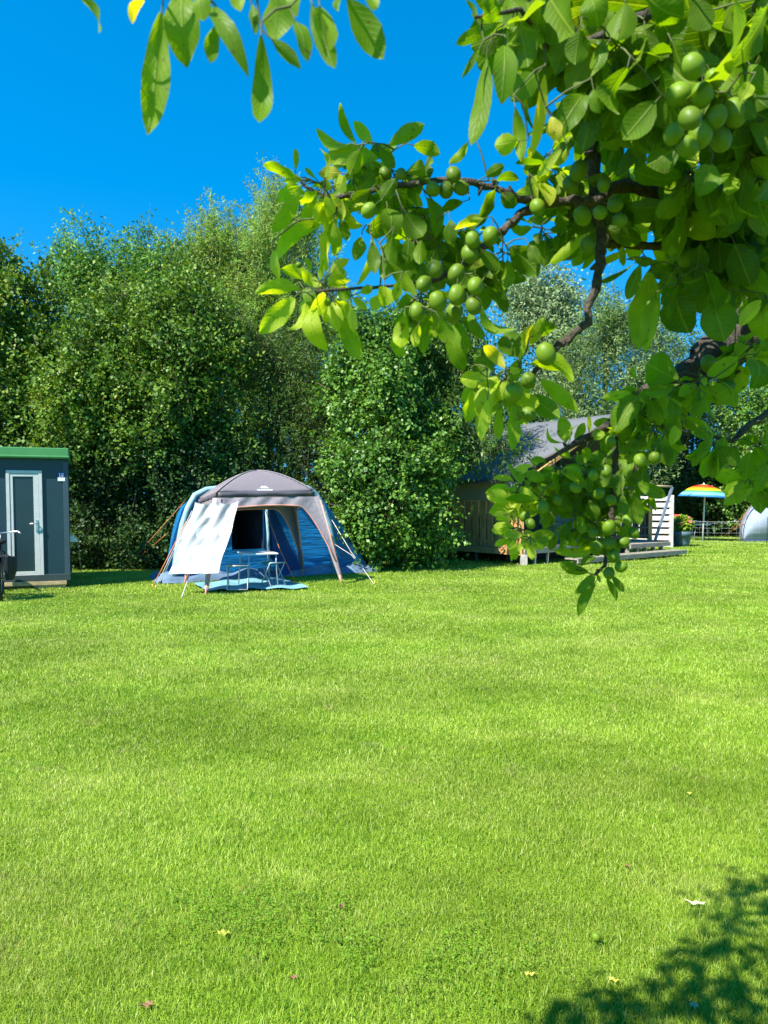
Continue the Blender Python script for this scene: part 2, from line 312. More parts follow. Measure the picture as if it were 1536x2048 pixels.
crown_tree('tall_willow', 'tallest tree, a feathery yellow green willow behind the blue tent', 'tree', base_at(500, 24),
    [lobe(530,470,23.6,42,80), lobe(585,505,24,42,75), lobe(455,535,23.4,60,75), lobe(395,575,23.2,50,65), lobe(500,590,23,95,95), lobe(590,600,23.6,80,130), lobe(420,640,23.2,100,110), lobe(540,720,23.4,110,110), lobe(480,850,24,130,140), lobe(640,760,24,60,130)],
    4200, 40, .12, .028, WILLOW, trunk_r=.2, seed=13, up=1.1, spray_len=.95, jit=.10, droop=-.1, hollow=.45)
crown_tree('field_maple', 'bushy field maple with reddish tips standing before the ash', 'tree', base_at(255, 18.3),
    [lobe(175,720,18,70,85), lobe(240,660,18.3,60,70), lobe(130,800,18,60,90), lobe(225,800,18,85,90), lobe(170,900,18.2,80,80), lobe(260,900,18.3,80,80)],
    1500, 26, .088, .068, MAPLE, trunk_r=.10, seed=14, trunks=[(0,0,0),(-.5,.2,.1),(.4,0,-.1)])
crown_tree('field_maple', 'field maple with a reddish pointed top directly behind the shelter roof', 'tree', base_at(385, 18.4),
    [lobe(360,640,18.2,60,65), lobe(320,700,18,60,75), lobe(420,720,18.2,50,85), lobe(370,770,17.9,85,85), lobe(330,860,18,80,80), lobe(430,850,18.3,70,90)],
    1500, 26, .088, .068, MAPLE, trunk_r=.10, seed=15, trunks=[(0,0,0),(.5,.2,.1)])
crown_tree('shade_dark_bush', 'undergrowth bush with shade put into its dark leaf colour, beside and behind the cabin', 'bush', base_at(110, 18.6),
    [lobe(60,940,18.8,110,110), lobe(140,1000,18.4,90,110), lobe(180,1090,18.2,80,70), lobe(-30,980,19,100,120)], 1100, 26, .08, .055, DARK, trunk_r=.07, seed=41, spray_len=.5)  # shade of the lower crowns painted as darker leaves
crown_tree('shade_dark_bush', 'undergrowth bush with shade put into its dark leaf colour, filling the gap between cabin and blue tent', 'bush', base_at(290, 18.3),
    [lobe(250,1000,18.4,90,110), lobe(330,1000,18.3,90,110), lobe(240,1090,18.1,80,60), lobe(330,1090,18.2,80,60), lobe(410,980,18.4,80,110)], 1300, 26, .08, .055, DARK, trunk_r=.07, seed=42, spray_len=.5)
crown_tree('goat_willow', 'dark narrow leaved shrub willow between the shelter roof and the hazel', 'tree', base_at(560, 19.2),
    [lobe(500,720,19.2,65,85), lobe(560,780,19,85,100), lobe(625,720,19.4,60,110), lobe(520,900,19,95,110), lobe(600,930,19,80,120), lobe(480,1030,19,90,100), lobe(580,1060,19,90,90), lobe(640,850,19.3,60,110)],
    2000, 28, .10, .022, SHRUB, trunk_r=.10, seed=16, up=.7, trunks=[(0,0,0),(-.5,.1,0),(.5,.1,0)])
crown_tree('hazel_bush', 'big bright green hazel bush with broad leaves right of the blue tent', 'bush', base_at(790, 18.2),
    [lobe(722,700,18.6,60,75), lobe(785,665,18.8,50,75), lobe(705,800,18.2,50,70), lobe(780,800,18.2,75,80), lobe(712,925,17.9,66,70), lobe(790,920,17.8,80,85), lobe(718,1035,17.6,62,70), lobe(785,1045,17.5,75,80), lobe(850,1035,17.7,52,85), lobe(855,910,18.2,42,80)],
    2900, 24, .095, .070, HAZEL, trunk_r=.07, seed=17, up=.25, droop=.3, spray_len=.5, trunks=[(0,0,0),(-.5,.1,-.2),(.5,.1,.3)])
crown_tree('cherry_tree', 'cherry tree with hanging leaves reaching over the grey lodge roof', 'tree', base_at(870, 19.4),
    [lobe(850,700,20,70,75), lobe(915,760,19.8,50,70), lobe(870,820,19.4,60,70), lobe(945,850,19,45,32), lobe(1000,895,18.6,50,16), lobe(915,920,18.8,30,26), lobe(890,690,20,55,60), lobe(960,725,20,40,45)],
    1250, 26, .12, .042, CHERRY, trunk_r=.12, seed=18, up=-.05, droop=.7, spray_len=.7)
crown_tree('silver_poplar', 'sparse silvery white poplar rising beyond the lodge roof', 'tree', base_at(1080, 34),
    [lobe(1075,600,34,55,70), lobe(1115,650,34,50,60), lobe(1040,660,34,50,70), lobe(1080,730,34,80,90), lobe(1140,620,34,25,35), lobe(1050,850,34,80,100)],
    1500, 17, .13, .10, POPLAR, trunk_r=.2, seed=19, up=.8, spray_len=1.0, jit=.18, hollow=.3)
crown_tree('grey_willow', 'grey green willow beyond the lodge ridge, right of the silvery poplar', 'tree', base_at(1200, 31),
    [lobe(1230,640,31,45,50), lobe(1190,700,31,65,70), lobe(1250,720,31,75,80), lobe(1150,780,30.5,65,70), lobe(1230,820,30.5,90,90), lobe(1330,740,31,45,100), lobe(1310,660,31.5,35,55), lobe(1130,870,30,90,70), lobe(1190,950,31,130,100)],
    2500, 24, .15, .04, GREYW, trunk_r=.2, seed=20, up=.7, spray_len=1.0, jit=.16)
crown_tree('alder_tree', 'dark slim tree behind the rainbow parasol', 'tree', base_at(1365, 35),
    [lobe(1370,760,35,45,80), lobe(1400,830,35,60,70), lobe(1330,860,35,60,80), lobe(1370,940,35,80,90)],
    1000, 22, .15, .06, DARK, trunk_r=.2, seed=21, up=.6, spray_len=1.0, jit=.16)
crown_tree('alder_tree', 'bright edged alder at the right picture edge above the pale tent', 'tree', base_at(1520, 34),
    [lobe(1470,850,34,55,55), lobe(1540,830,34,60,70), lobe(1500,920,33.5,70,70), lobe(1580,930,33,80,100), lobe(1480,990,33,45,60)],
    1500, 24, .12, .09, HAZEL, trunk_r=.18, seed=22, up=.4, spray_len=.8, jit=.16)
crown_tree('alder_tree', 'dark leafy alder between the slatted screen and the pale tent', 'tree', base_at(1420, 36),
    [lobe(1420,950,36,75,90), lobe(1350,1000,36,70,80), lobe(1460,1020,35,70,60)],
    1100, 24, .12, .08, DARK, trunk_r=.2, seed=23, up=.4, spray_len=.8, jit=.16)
# dense far hedge closing the field
def hedge(name, label, x0, x1, y0, y1, h, n, m, seed):
    r = np.random.default_rng(seed); u = r.random(n); X = x0+(x1-x0)*u; Y = y0+(y1-y0)*u+r.random(n)**1.5*1.6; hh = h*(.8+.35*noise2(X, Y*0, .35, seed))
    Z = hh*r.random(n)**.8; C = np.stack([X, Y, Z], 1)
    V, Q = cards(C, r.normal(0,1,(n,3))+np.array([0,-.2,.2]), r.normal(0,.5,(n,3))+np.array([-.2,-.6,.6]), .13*(.7+.6*r.random(n)), .09*(.7+.6*r.random(n)))
    o = np_mesh(name, V, Q, None, m); tag(o, label, 'hedge', kind='stuff')
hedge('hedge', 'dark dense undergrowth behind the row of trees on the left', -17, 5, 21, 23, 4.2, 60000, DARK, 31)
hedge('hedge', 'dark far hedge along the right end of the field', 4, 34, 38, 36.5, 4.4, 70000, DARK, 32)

# ================================================================== CABIN
CAB = mat('cabin_panel', (.012,.038,.050), .42, .06, 3, spec=.5)
GREEN = mat('green_fascia', (.065,.24,.08), .45, .06, 4)
ALU = mat('white_aluminium', (.50,.52,.50), .35, .05, 6)
GLASSD = mat('dark_door_panel', (.016,.036,.042), .28, .05, 3, spec=.6)
WOODP = mat('pale_timber', (.42,.32,.17), .75, .25, 9, .4, 40, stretch=(.4,3,3))
CHROME = mat('steel_handle', (.7,.7,.7), .25, .03, metal=.9)
WHITEP = mat('white_plastic', (.75,.78,.8), .4, .04)
BLUEP = mat('blue_enamel', (.01,.03,.28), .3, .04)
BLACK = mat('black_rubber', (.012,.012,.013), .6, .2)
YF = 14.0; CA = R(21.5)   # the cabin is turned so that its right side is seen edge-on
xr = P(137, 1040, YF).x
def cdist(px):
    r = ray(px, 1040); k = r.x/r.y      # x = k*y on the line (xr - s cosA, YF - s sinA)
    return (xr-k*YF)/(math.cos(CA)-k*math.sin(CA))
def cx(px, y=None): return xr-cdist(px)
def cz(py, px=70): return P(px, py, YF-cdist(px)*math.sin(CA)).z
xl = xr-3.0; zb = .16; zt = cz(917)
cab = thing('sanitary_cabin', 'dark blue cabin with green roof edge and house number at the left edge', 'cabin', (xr, YF, 0))
w_ = MB(); w_.box((xl, YF, zb), (xr, YF+2.2, zt))
w_.build('wall', CAB, cab, bevel=.01)
rf = MB(); rf.box((xl-.1, YF-.12, zt), (xr+.03, YF+2.25, zt+.19)); rf.box((xl-.11, YF-.13, zt+.012), (xr+.04, YF+2.26, zt+.05)); rf.build('roof', GREEN, cab, bevel=.012)
jn = MB()
for xx in (xr-.95-.45, xr-2.2): jn.box((xx, YF-.003, zb+.1), (xx+.006, YF+.01, zt))
jn.build('panel_joint', BLACK, cab)
tr_ = MB(); tr_.box((xr-.075, YF-.012, zb+.02), (xr+.012, YF+.08, zt-.05)); tr_.build('corner_trim', mat('trim_grey', (.04,.07,.085), .4, .05), cab, bevel=.004)
pl_ = MB(); pl_.box((xl, YF-.03, zb-.02), (xr+.02, YF+2.2, zb+.10)); pl_.build('plinth', mat('plinth', (.03,.05,.05), .6, .1), cab, bevel=.006)
pl_ = MB(); pl_.box((xl, YF-.05, .07), (cx(131), YF+.05, zb-.022)); pl_.box((xl+2.4, YF-.02, .0), (cx(129), YF+.12, .068)); pl_.box((xl+.1, YF+.1, 0), (xr-.1, YF+2.1, zb-.03)); pl_.build('timber_sill', WOODP, cab, bevel=.004)
dx0, dx1, dz0, dz1 = cx(14), cx(86), cz(1152), cz(941)
fr = MB(); t_ = .055
fr.box((dx0, YF-.03, dz0), (dx0+t_, YF+.02, dz1)); fr.box((dx1-t_, YF-.03, dz0), (dx1, YF+.02, dz1)); fr.box((dx0+t_, YF-.03, dz1-t_), (dx1-t_, YF+.02, dz1)); fr.box((dx0+t_, YF-.03, dz0), (dx1-t_, YF+.02, dz0+t_*.6))
fr.build('door_frame', ALU, cab, bevel=.004)
dl = MB(); a0, a1, b0, b1 = dx0+t_+.004, dx1-t_-.004, dz0+t_*.6+.004, dz1-t_-.004
dl.box((a0, YF-.022, b0), (a0+.05, YF+.015, b1)); dl.box((a1-.085, YF-.022, b0), (a1, YF+.015, b1)); dl.box((a0+.05, YF-.022, b1-.05), (a1-.085, YF+.015, b1)); dl.box((a0+.05, YF-.022, b0), (a1-.085, YF+.015, b0+.05))
door = dl.build('door', ALU, cab, bevel=.003)
pn = MB(); pn.box((a0+.05, YF-.006, b0+.05), (a1-.085, YF+.01, b1-.05)); o = pn.build('panel', GLASSD); o.parent = door
hz = cz(1047); hx = a1-.045
hb_ = MB(); hb_.box((hx-.018, YF-.034, hz-.14), (hx+.018, YF-.024, hz+.07)); hb_.tube([(hx, YF-.03, hz), (hx, YF-.075, hz), (hx-.02, YF-.08, hz), (hx-.12, YF-.08, hz-.006)], .011, 8)
o2 = hb_.build('handle', CHROME); o2.parent = door
# number plate "18" and the small white plate below it
sx, sz = cx(124.5), cz(949.5, 124)
sg = MB(); sg.box((sx-.052, YF-.014, sz-.045), (sx+.052, YF-.004, sz+.045)); sgn = sg.build('number_sign', BLUEP, cab, bevel=.002)
dg = MB(); fy0, fy1 = YF-.018, YF-.0145
def bar(x0, z0, x1, z1): dg.box((sx+x0, fy0, sz+z0), (sx+x1, fy1, sz+z1))
bar(-.030,-.030,-.018,.030); bar(-.039,.014,-.030,.024); bar(-.040,-.033,-.010,-.0302)
for (x0,z0,x1,z1) in ((.004,-.030,.013,-.004),(.004,.003,.013,.030),(.027,-.030,.036,-.004),(.027,.003,.036,.030),(.013,.022,.027,.030),(.008,-.004,.032,.003),(.013,-.030,.027,-.022)): bar(x0,z0,x1,z1)
o3 = dg.build('digits', WHITEP); o3.parent = sgn
ws = MB(); ws.box((sx-.058, YF-.014, sz-.115), (sx+.062, YF-.004, sz-.052)); ws.build('name_plate', WHITEP, cab, bevel=.003)
so_ = MB(); k = cz(1080); so_.box((xr+.0125, YF+.25, k-.06), (xr+.09, YF+.37, k+.06)); so_.tube([(xr+.09, YF+.31, k), (xr+.14, YF+.3, k-.06)], [.03,.022], 8)
so_.build('power_socket', WHITEP, cab, bevel=.006)
cb = MB(); cb.tube([(xr+.13, YF+.3, k-.05), (xr+.17, YF+.29, k-.2), (xr+.18, YF+.28, k-.45), (xr+.22, YF+.3, .02)], .008, 6); cb.build('cable', mat('orange_cable', (.35,.2,.1), .5), cab)

cab.rotation_euler.z = CA
# ---- bicycle end-on at the left edge, with a black pannier
bk = P(2, 1100, 12.2); bx, by = bk.x-.02, 12.2
bic = thing('parked_bicycle', 'black bicycle with dark saddle bags at the left edge before the cabin', 'bicycle', (bx, by, 0))
DMET = mat('black_paint', (.015,.016,.018), .35, .1, spec=.6)
def wheel(yc, nm):
    a = MB(); pts = [(bx, yc+.34*math.cos(q*math.tau/28), .345+.34*math.sin(q*math.tau/28)) for q in range(29)]
    a.tube(pts, .022, 8, False); wh = a.build('wheel', BLACK, bic)
    s_ = MB(); pts = [(bx, yc+.315*math.cos(q*math.tau/28), .345+.315*math.sin(q*math.tau/28)) for q in range(29)]; s_.tube(pts, .012, 6, False)
    for q in range(14): s_.tube([(bx, yc, .345), (bx, yc+.31*math.cos(q*math.tau/14), .345+.31*math.sin(q*math.tau/14))], .0015, 3)
    s_.tube([(bx-.05, yc, .345), (bx+.05, yc, .345)], .02, 8); o = s_.build('rim', CHROME); o.parent = wh
    return wh
wheel(by, 'a'); wheel(by+1.08, 'b')
f_ = MB(); f_.tube([(bx,by,.345),(bx,by+.12,.6),(bx,by+.3,.85)], .014); f_.tube([(bx,by,.345),(bx,by+.42,.32)], .012); f_.tube([(bx,by+.42,.32),(bx,by+.26,.88)], .017); f_.tube([(bx,by+.42,.32),(bx,by+.9,.88)], .02); f_.tube([(bx,by+.9,.7),(bx,by+.86,1.02)], .018)
f_.tube([(bx-.05,by+1.08,.345),(bx-.05,by+.93,.72),(bx,by+.9,.75)], .013); f_.tube([(bx+.05,by+1.08,.345),(bx+.05,by+.93,.72),(bx,by+.9,.75)], .013); f_.build('frame', DMET, bic)
f_ = MB(); f_.tube([(bx-.3,by+.7,1.04),(bx-.26,by+.82,1.07),(bx,by+.86,1.04),(bx+.26,by+.82,1.07),(bx+.3,by+.7,1.04)], .014); f_.build('handlebar', CHROME, bic)
f_ = MB(); f_.lathe((bx,by+.24,.90), [(.0,.05),(.06,.06),(.10,.04),(.09,.0),(.0,-.02)], 14); f_.build('saddle', BLACK, bic)
f_ = MB(); f_.box((bx-.08,by-.25,.70), (bx+.08,by+.2,.72)); f_.build('rack', DMET, bic, bevel=.004)
for sgn_ in (-1, 1):
    f_ = MB(); f_.grid(lambda u, v: Vector((bx+sgn_*(.12+.13*math.sin(math.pi*min(1,max(0,u)))*(.6+.4*math.sin(v*2.4)))-0, by-.26+.42*u, .34+.36*v)), 10, 8)
    f_.box((bx+min(sgn_*.07, sgn_*.13), by-.25, .34), (bx+max(sgn_*.07, sgn_*.13), by+.15, .72)); f_.build('saddle_bag', BLACK, bic, bevel=.015)
bic.rotation_euler.z = R(25)
# ---- slatted barrier just left of the frame, whose shadow falls on the grass
sf = thing('slatted_barrier', 'low wooden slatted barrier beside the black bicycle', 'barrier', (-6.9, 12.4, 0))
s_ = MB()
for k in range(9): x = -7.62+k*.158; s_.box((x, 12.35, .05), (x+.092, 12.375, 1.02))
s_.box((-7.65,12.376,.15),(-6.24,12.41,.23)); s_.box((-7.65,12.376,.85),(-6.24,12.41,.93)); s_.build('slats', WOODP, sf)

# ================================================================== BLUE TENT
def blue(name, wr, ws, st): return fabric(name, (.010,.21,.50), .25, .38, wr, ws, st, .12, .5)
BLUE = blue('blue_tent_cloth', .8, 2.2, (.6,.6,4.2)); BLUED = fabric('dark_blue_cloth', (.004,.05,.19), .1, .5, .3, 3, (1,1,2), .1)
SKIRT = fabric('pale_skirt', (.12,.19,.28), .05, .6, .5, 4, (1,1,3), .2); LTUBE = fabric('pale_tube_sleeve', (.26,.44,.52), .1, .5, .4, 6, (1,1,1), .15)
MESHB = mat('dark_inner', (.006,.008,.012), .8, .2)
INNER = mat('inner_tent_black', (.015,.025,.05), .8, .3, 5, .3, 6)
A = Vector((-4.22, 14.75, 0)); Bp = Vector((-.30, 17.15, 0)); ax = (Bp-A).normalized(); nv = Vector((-ax.y, ax.x, 0)); Wd = (Bp-A).length
def TP(u, d, z): return A + ax*(u*Wd) + nv*d + Vector((0,0,z))
prof = [(0,0),(.02,.45),(.045,.95),(.075,1.38),(.105,1.60),(.15,1.74),(.24,1.80),(.45,1.84),(.55,1.87),(.63,1.87),(.69,1.80),(.745,1.60),(.79,1.35),(.865,.92),(.94,.42),(1,0)]
def PR(s, d):
    x = s*(len(prof)-1); i = min(int(x), len(prof)-2); f = x-i; u = lerp(prof[i][0], prof[i+1][0], f); z = lerp(prof[i][1], prof[i+1][1], f)
    k = 1-.10*(d/3.2)**2; return TP(.5+(u-.5)*(1-.26*d/3.2)+.03*d/3.2, d*.8, z*k-.05*math.sin(math.pi*d/3.2)*(z > .3))
tent = thing('family_tent', 'large blue family tent with pale tube arches behind the grey shelter', 'tent', TP(.5,1,0))
s_ = MB(); s_.grid(lambda u, v: PR(u, v*3.2), 60, 16); s_.build('outer_skin', BLUE, tent)
# front wall with doorway
d0, d1, dzz0, dzz1 = .30, .445, .60, 1.50
s_ = MB()
def fw(u, z): return TP(u, .03+.05*math.sin(u*17+z*3)*.5, z)
def top(u):
    for i in range(len(prof)-1):
        if prof[i][0] <= u <= prof[i+1][0]: f = (u-prof[i][0])/(prof[i+1][0]-prof[i][0]); return lerp(prof[i][1], prof[i+1][1], f)
    return 0
def wallgrid(u0, u1, zf0, zf1): s_.grid(lambda a, b_: fw(lerp(u0,u1,a), lerp(zf0(lerp(u0,u1,a)), zf1(lerp(u0,u1,a)), b_)), 24, 14)
wallgrid(0.001, d0, lambda u: 0, top); wallgrid(d1, .999, lambda u: 0, top); wallgrid(d0, d1, lambda u: dzz1, top); wallgrid(d0, d1, lambda u: 0, lambda u: dzz0)
s_.build('front_wall', BLUE, tent)
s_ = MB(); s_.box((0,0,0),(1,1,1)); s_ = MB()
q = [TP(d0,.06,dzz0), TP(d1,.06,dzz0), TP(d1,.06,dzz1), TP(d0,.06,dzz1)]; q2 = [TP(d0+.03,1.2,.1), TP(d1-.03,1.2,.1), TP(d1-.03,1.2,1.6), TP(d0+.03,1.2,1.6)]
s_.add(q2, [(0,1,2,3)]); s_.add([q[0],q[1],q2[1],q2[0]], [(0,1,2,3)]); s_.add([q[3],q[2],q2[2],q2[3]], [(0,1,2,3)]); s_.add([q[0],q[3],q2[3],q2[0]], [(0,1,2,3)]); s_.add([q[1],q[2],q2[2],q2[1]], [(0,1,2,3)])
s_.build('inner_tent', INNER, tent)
s_ = MB()
for (u0, z0, u1, z1) in ((d0,dzz1,d1,dzz1),(d1,dzz1,d1,dzz0)): s_.beam(TP(u0,-.005,z0), TP(u1,-.005,z1), .012, .10)
s_.build('door_border', BLUED, tent)
# shaded wing of the porch to the right of the doorway
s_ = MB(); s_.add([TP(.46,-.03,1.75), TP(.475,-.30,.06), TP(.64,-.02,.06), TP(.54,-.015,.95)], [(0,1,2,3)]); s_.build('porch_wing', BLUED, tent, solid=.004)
s_ = MB(); s_.tube([TP(.465,-.05,.05), TP(.463,-.05,.9), TP(.45,-.02,1.8)], .035, 8); s_.build('door_pole', LTUBE, tent)
# arches
for (us, nm) in (((.05,.13,.18,.225,.27,.33,.40), 'l'), ((.60,.66,.70,.735,.76,.782,.80), 'r')):
    pts = []
    for i, u in enumerate(us): pts.append(TP(u, -.07, top(u)+.02))
    if nm == 'r': pts = [TP(.55,-.07,1.88), TP(.60,-.07,1.88), TP(.655,-.07,1.85), TP(.70,-.07,1.72), TP(.735,-.07,1.45), TP(.765,-.07,1.1), TP(.785,-.07,.7), TP(.79,-.07,.05)]
    else: pts = [TP(.45,-.07,1.86), TP(.26,-.07,1.84), TP(.18,-.07,1.80), TP(.13,-.07,1.69), TP(.10,-.07,1.45), TP(.075,-.07,1.12), TP(.055,-.07,.7), TP(.03,-.07,.04)]
    s_ = MB(); s_.tube(pts, [.062]*len(pts), 10); s_.build('tube_arch', LTUBE, tent)
s_ = MB(); s_.grid(lambda u, v: TP(-.02+1.04*u, -.02-.17*v-.05*math.sin(u*23)*v, .17*(1-v)**.8*(1+.25*math.sin(u*37))+.012+.01*math.sin(u*60)), 70, 5); s_.build('mud_skirt', SKIRT, tent)
s_ = MB(); s_.grid(lambda u, v: TP(.0-.04*v+.05*u, -.1+1.5*u, .12*(1-v)+.01), 10, 3); s_.build('mud_skirt', SKIRT, tent)
ORANGE = mat('orange_cord', (.62,.20,.05), .6, .1); WCORD = mat('pale_cord', (.6,.56,.52), .6, .1); YPEG = mat('yellow_peg', (.75,.45,.03), .5, .1)
def rope(pts, m_, parent, r=.006):
    s_ = MB(); s_.tube(pts, r, 5); return s_.build('guy_rope', m_, parent)
rope([P(660,1024,17.6), G(806,1137)], ORANGE, tent); rope([P(656,1027,16.6), P(703,1105,16.2), G(748,1168)], WCORD, tent); rope([P(664,1085,16.6), P(703,1110,16.1), P(730,1142,15.6)], WCORD, tent)
rope([P(369,1003,16.2), G(241,1147)], ORANGE, tent); rope([P(337,1065,16.4), G(252,1135)], ORANGE, tent, .005)
rope([P(373,1042,14.4), G(304,1176)], ORANGE, tent, .008); rope([P(378,1040,14.4), G(318,1170)], WCORD, tent); rope([P(384,1022,14.3), G(310,1178)], WCORD, tent)
rope([P(530,1018,14.9), P(560,1100,14.5), G(592,1167)], ORANGE, tent, .007)
for (px, py) in ((304,1176),(310,1178),(241,1147),(806,1137),(748,1168)):
    c = G(px, py); pg = MB(); pg.tube([c+Vector((0,0,-.05)), c+Vector((.02,-.02,.07))], .009, 6); pg.build('peg', YPEG, tent)

# ================================================================== SHELTER
GREY = fabric('grey_shelter_cloth', (.22,.19,.205), .12, .6, .25, 3, (1,1,1), .05); GREYD = fabric('dark_grey_band', (.10,.09,.105), .05, .6, .2, 4)
LGREY = fabric('light_grey_leg', (.30,.26,.275), .12, .55, .35, 5, (1,1,1), .08); SALM = mat('salmon_trim', (.62,.27,.19), .5, .08)
feet = [G(411,1190), G(685,1169), G(607,1154), G(369,1168)]
FL, FR, RR, RL = [Vector(v) for v in feet]; cen = (FL+FR+RR+RL)/4
eav = [P(435,986,13.75), P(627,984,14.75), P(582,990,15.9), P(400,1000,14.8)]
apex = P(531,942,14.85)
sh = thing('shade_shelter', 'grey dome shelter with salmon edges pitched in front of the blue tent', 'shelter', cen)
# dome roof of four curved panels
def dome(u, v, off=0):
    # u,v in [-1,1]: corners = eaves
    a = eav[0]*((1-u)*(1-v)/4)+eav[1]*((1+u)*(1-v)/4)+eav[2]*((1+u)*(1+v)/4)+eav[3]*((1-u)*(1+v)/4)
    r_ = max(abs(u), abs(v)); s2 = min(abs(u), abs(v)); hgt = apex.z-(eav[0].z+eav[1].z+eav[2].z+eav[3].z)/4
    z = hgt*(1-r_**1.75)*(1-.0*s2); return a+Vector((0,0,z+off+.03*(s2*r_)**2))
s_ = MB(); s_.grid(lambda a, b_: dome(a*2-1, b_*2-1), 28, 28); s_.build('roof', GREY, sh, solid=.004)
s_ = MB()
for i in range(4):
    cu_, cv_ = ((-1,-1),(1,-1),(1,1),(-1,1))[i]; s_.tube([dome(cu_*k/12, cv_*k/12, .008) for k in range(13)], .012, 6)
s_.build('seam', LGREY, sh)
# valance band, lower valance with curved corner gussets, legs
names = [(0,1),(1,2),(2,3),(3,0)]
dn = lambda p: Vector((0,0,-p))
for (i, j) in names:
    a, b_ = eav[i], eav[j]; outd = ((a+b_)/2-cen); outd.z = 0; outd.normalize()
    s_ = MB(); s_.grid(lambda u, v: a.lerp(b_, u)+outd*(.03+.015*math.sin(u*19)*v)+dn(.085*v-.012), 24, 2); s_.build('eave_band', GREYD, sh, solid=.004)
    fa, fb = (FL,FR,RR,RL)[i], (FL,FR,RR,RL)[j]
    def edge(u):  # lower edge of the arch: legs flare out and a straight head
        return .16+.02*math.sin(math.pi*u)
    def arch(u, v):
        h_ = (a.lerp(b_, u)).z-.085
        e = .17+.02*math.cos(u*6)
        c_ = min(u, 1-u)
        if c_ < .22: e += (h_*.62)*((.22-c_)/.22)**2.6
        t_ = v*e/h_; top_ = a.lerp(b_, u); ft = fa.lerp(fb, u); p = top_.lerp(ft, min(1, (0.085+v*e)/top_.z)); return p+outd*(.012+.012*math.sin(u*31+v*3))
    s_ = MB(); s_.grid(arch, 44, 6); s_.build('valance', LGREY if i in (0,) else GREY, sh)
    s_ = MB(); s_.tube([arch(k/44, 1.0)+outd*.006 for k in range(45)], .014, 6); s_.build('arch_trim', SALM, sh)
for e_, f_, nm in zip(eav, (FL,FR,RR,RL), range(4)):
    d = f_-e_; inw = (cen-f_); inw.z = 0; inw.normalize()
    s_ = MB(); sd = Vector((-ax.y*.0+1,0,0))
    wl = [.13,.12,.10,.075,.05]
    side = d.normalized().cross(Vector((0,-1,0))).normalized() if nm in (0,1) else d.normalized().cross(Vector((0,-1,0))).normalized()
    vs = []; fs = []
    for k, w0 in enumerate(wl):
        c = e_+d*(.05+.90*k/4); back = Vector((0, .6, .0))*w0
        vs += [c-side*w0*.6, c+Vector((0,-.02,0)), c+side*w0*.6, c+back*.6]
    for k in range(4):
        o_ = k*4
        for q in range(4): fs.append((o_+q, o_+(q+1)%4, o_+4+(q+1)%4, o_+4+q))
    s_.add(vs, fs, False); lg = s_.build('leg', LGREY if nm in (0,1) else GREYD, sh)
    t2 = MB(); t2.tube([e_+d*(.10)+side*wl[0]*.62*-1, e_+d*.95-side*wl[-1]*.62], .012, 6); t2.tube([e_+d*.9, f_+Vector((0,0,-.02))], [.022,.016], 8)
    o = t2.build('pole', SALM); o.parent = lg; o.matrix_world = Matrix.Identity(4)
# emblem: small white mountain mark and a line of letters
s_ = MB(); 
def ez(px, py):  # lay the mark just above the front panel
    u = lerp(-.99, .99, (px-440)/(625-440)); best = None
    for k in range(80):
        v = -1+k/80; q = dome(u*abs(v) if abs(u) > abs(v) else u, v, .006); r_ = q-Vector((0,0,HC)); t_ = r_.dot(cf); yy = CY-F*r_.dot(cu)/t_; xx = 768+F*r_.x/t_
        e = abs(yy-py)
        if best is None or e < best[0]: best = (e, v, xx)
    return best[1]
def onroof(px, py):
    lo = None
    for ku in range(-20, 21):
        for kv in range(-40, 0):
            q = dome(ku/22, kv/40, .008); r_ = q-Vector((0,0,HC)); t_ = r_.dot(cf); e = (CY-F*r_.dot(cu)/t_-py)**2+(768+F*r_.x/t_-px)**2
            if lo is None or e < lo[0]: lo = (e, ku/22, kv/40)
    eu, ev = lo[1], lo[2]
    for it in range(5):
        st = .02/(2**it)
        for du in (-1,0,1):
            for dv in (-1,0,1):
                q = dome(eu+du*st, ev+dv*st, .008); r_ = q-Vector((0,0,HC)); t_ = r_.dot(cf); e = (CY-F*r_.dot(cu)/t_-py)**2+(768+F*r_.x/t_-px)**2
                if e < lo[0]: lo = (e, eu+du*st, ev+dv*st)
        eu, ev = lo[1], lo[2]
    return dome(eu, ev, .010)
mk = [onroof(520,976), onroof(524.5,971.5), onroof(527,974), onroof(529.5,971.8), onroof(538,976.5)]
s_.add([mk[0], mk[1], mk[2], onroof(528,976.5)], [(0,1,2,3)]); s_.add([mk[2], mk[3], mk[4], onroof(528,976.5)], [(0,1,2,3)])
for k in range(9):
    x = 514.5+k*3.5; p0 = onroof(x, 981.2); p1 = onroof(x+.1, 978.6); p2 = onroof(x+2.3, 981.2); p3 = onroof(x+2.3, 978.6)
    s_.add([p0, p2, p3, p1], [(0,1,2,3)])
s_.build('emblem', WHITEP, sh)
rope([P(381,1143,13.3), G(363,1196)], WCORD, sh, .008)

# ---- white sheet with round motifs hanging from the shelter
m, t, b = newmat('white_cloth'); tc = N(t, 'ShaderNodeTexCoord')
vo = N(t, 'ShaderNodeTexVoronoi', i_Scale=2.4, i_Randomness=.15); t.links.new(tc.outputs['UV'], vo.inputs['Vector'])
c = ramp(t, vo.outputs['Distance'], [(.0, (.82,.82,.82)), (.34, (.82,.82,.82)), (.37, (.36,.38,.385)), (1, (.40,.42,.425))])
t.links.new(c, b.inputs['Base Color']); b.inputs['Roughness'].default_value = .7
tr = N(t, 'ShaderNodeBsdfTranslucent'); t.links.new(c, tr.inputs['Color']); ms = N(t, 'ShaderNodeMixShader'); ms.inputs[0].default_value = .22
t.links.new(b.outputs[0], ms.inputs[1]); t.links.new(tr.outputs[0], ms.inputs[2]); t.links.new(ms.outputs[0], t.nodes['Material Output'].inputs['Surface'])
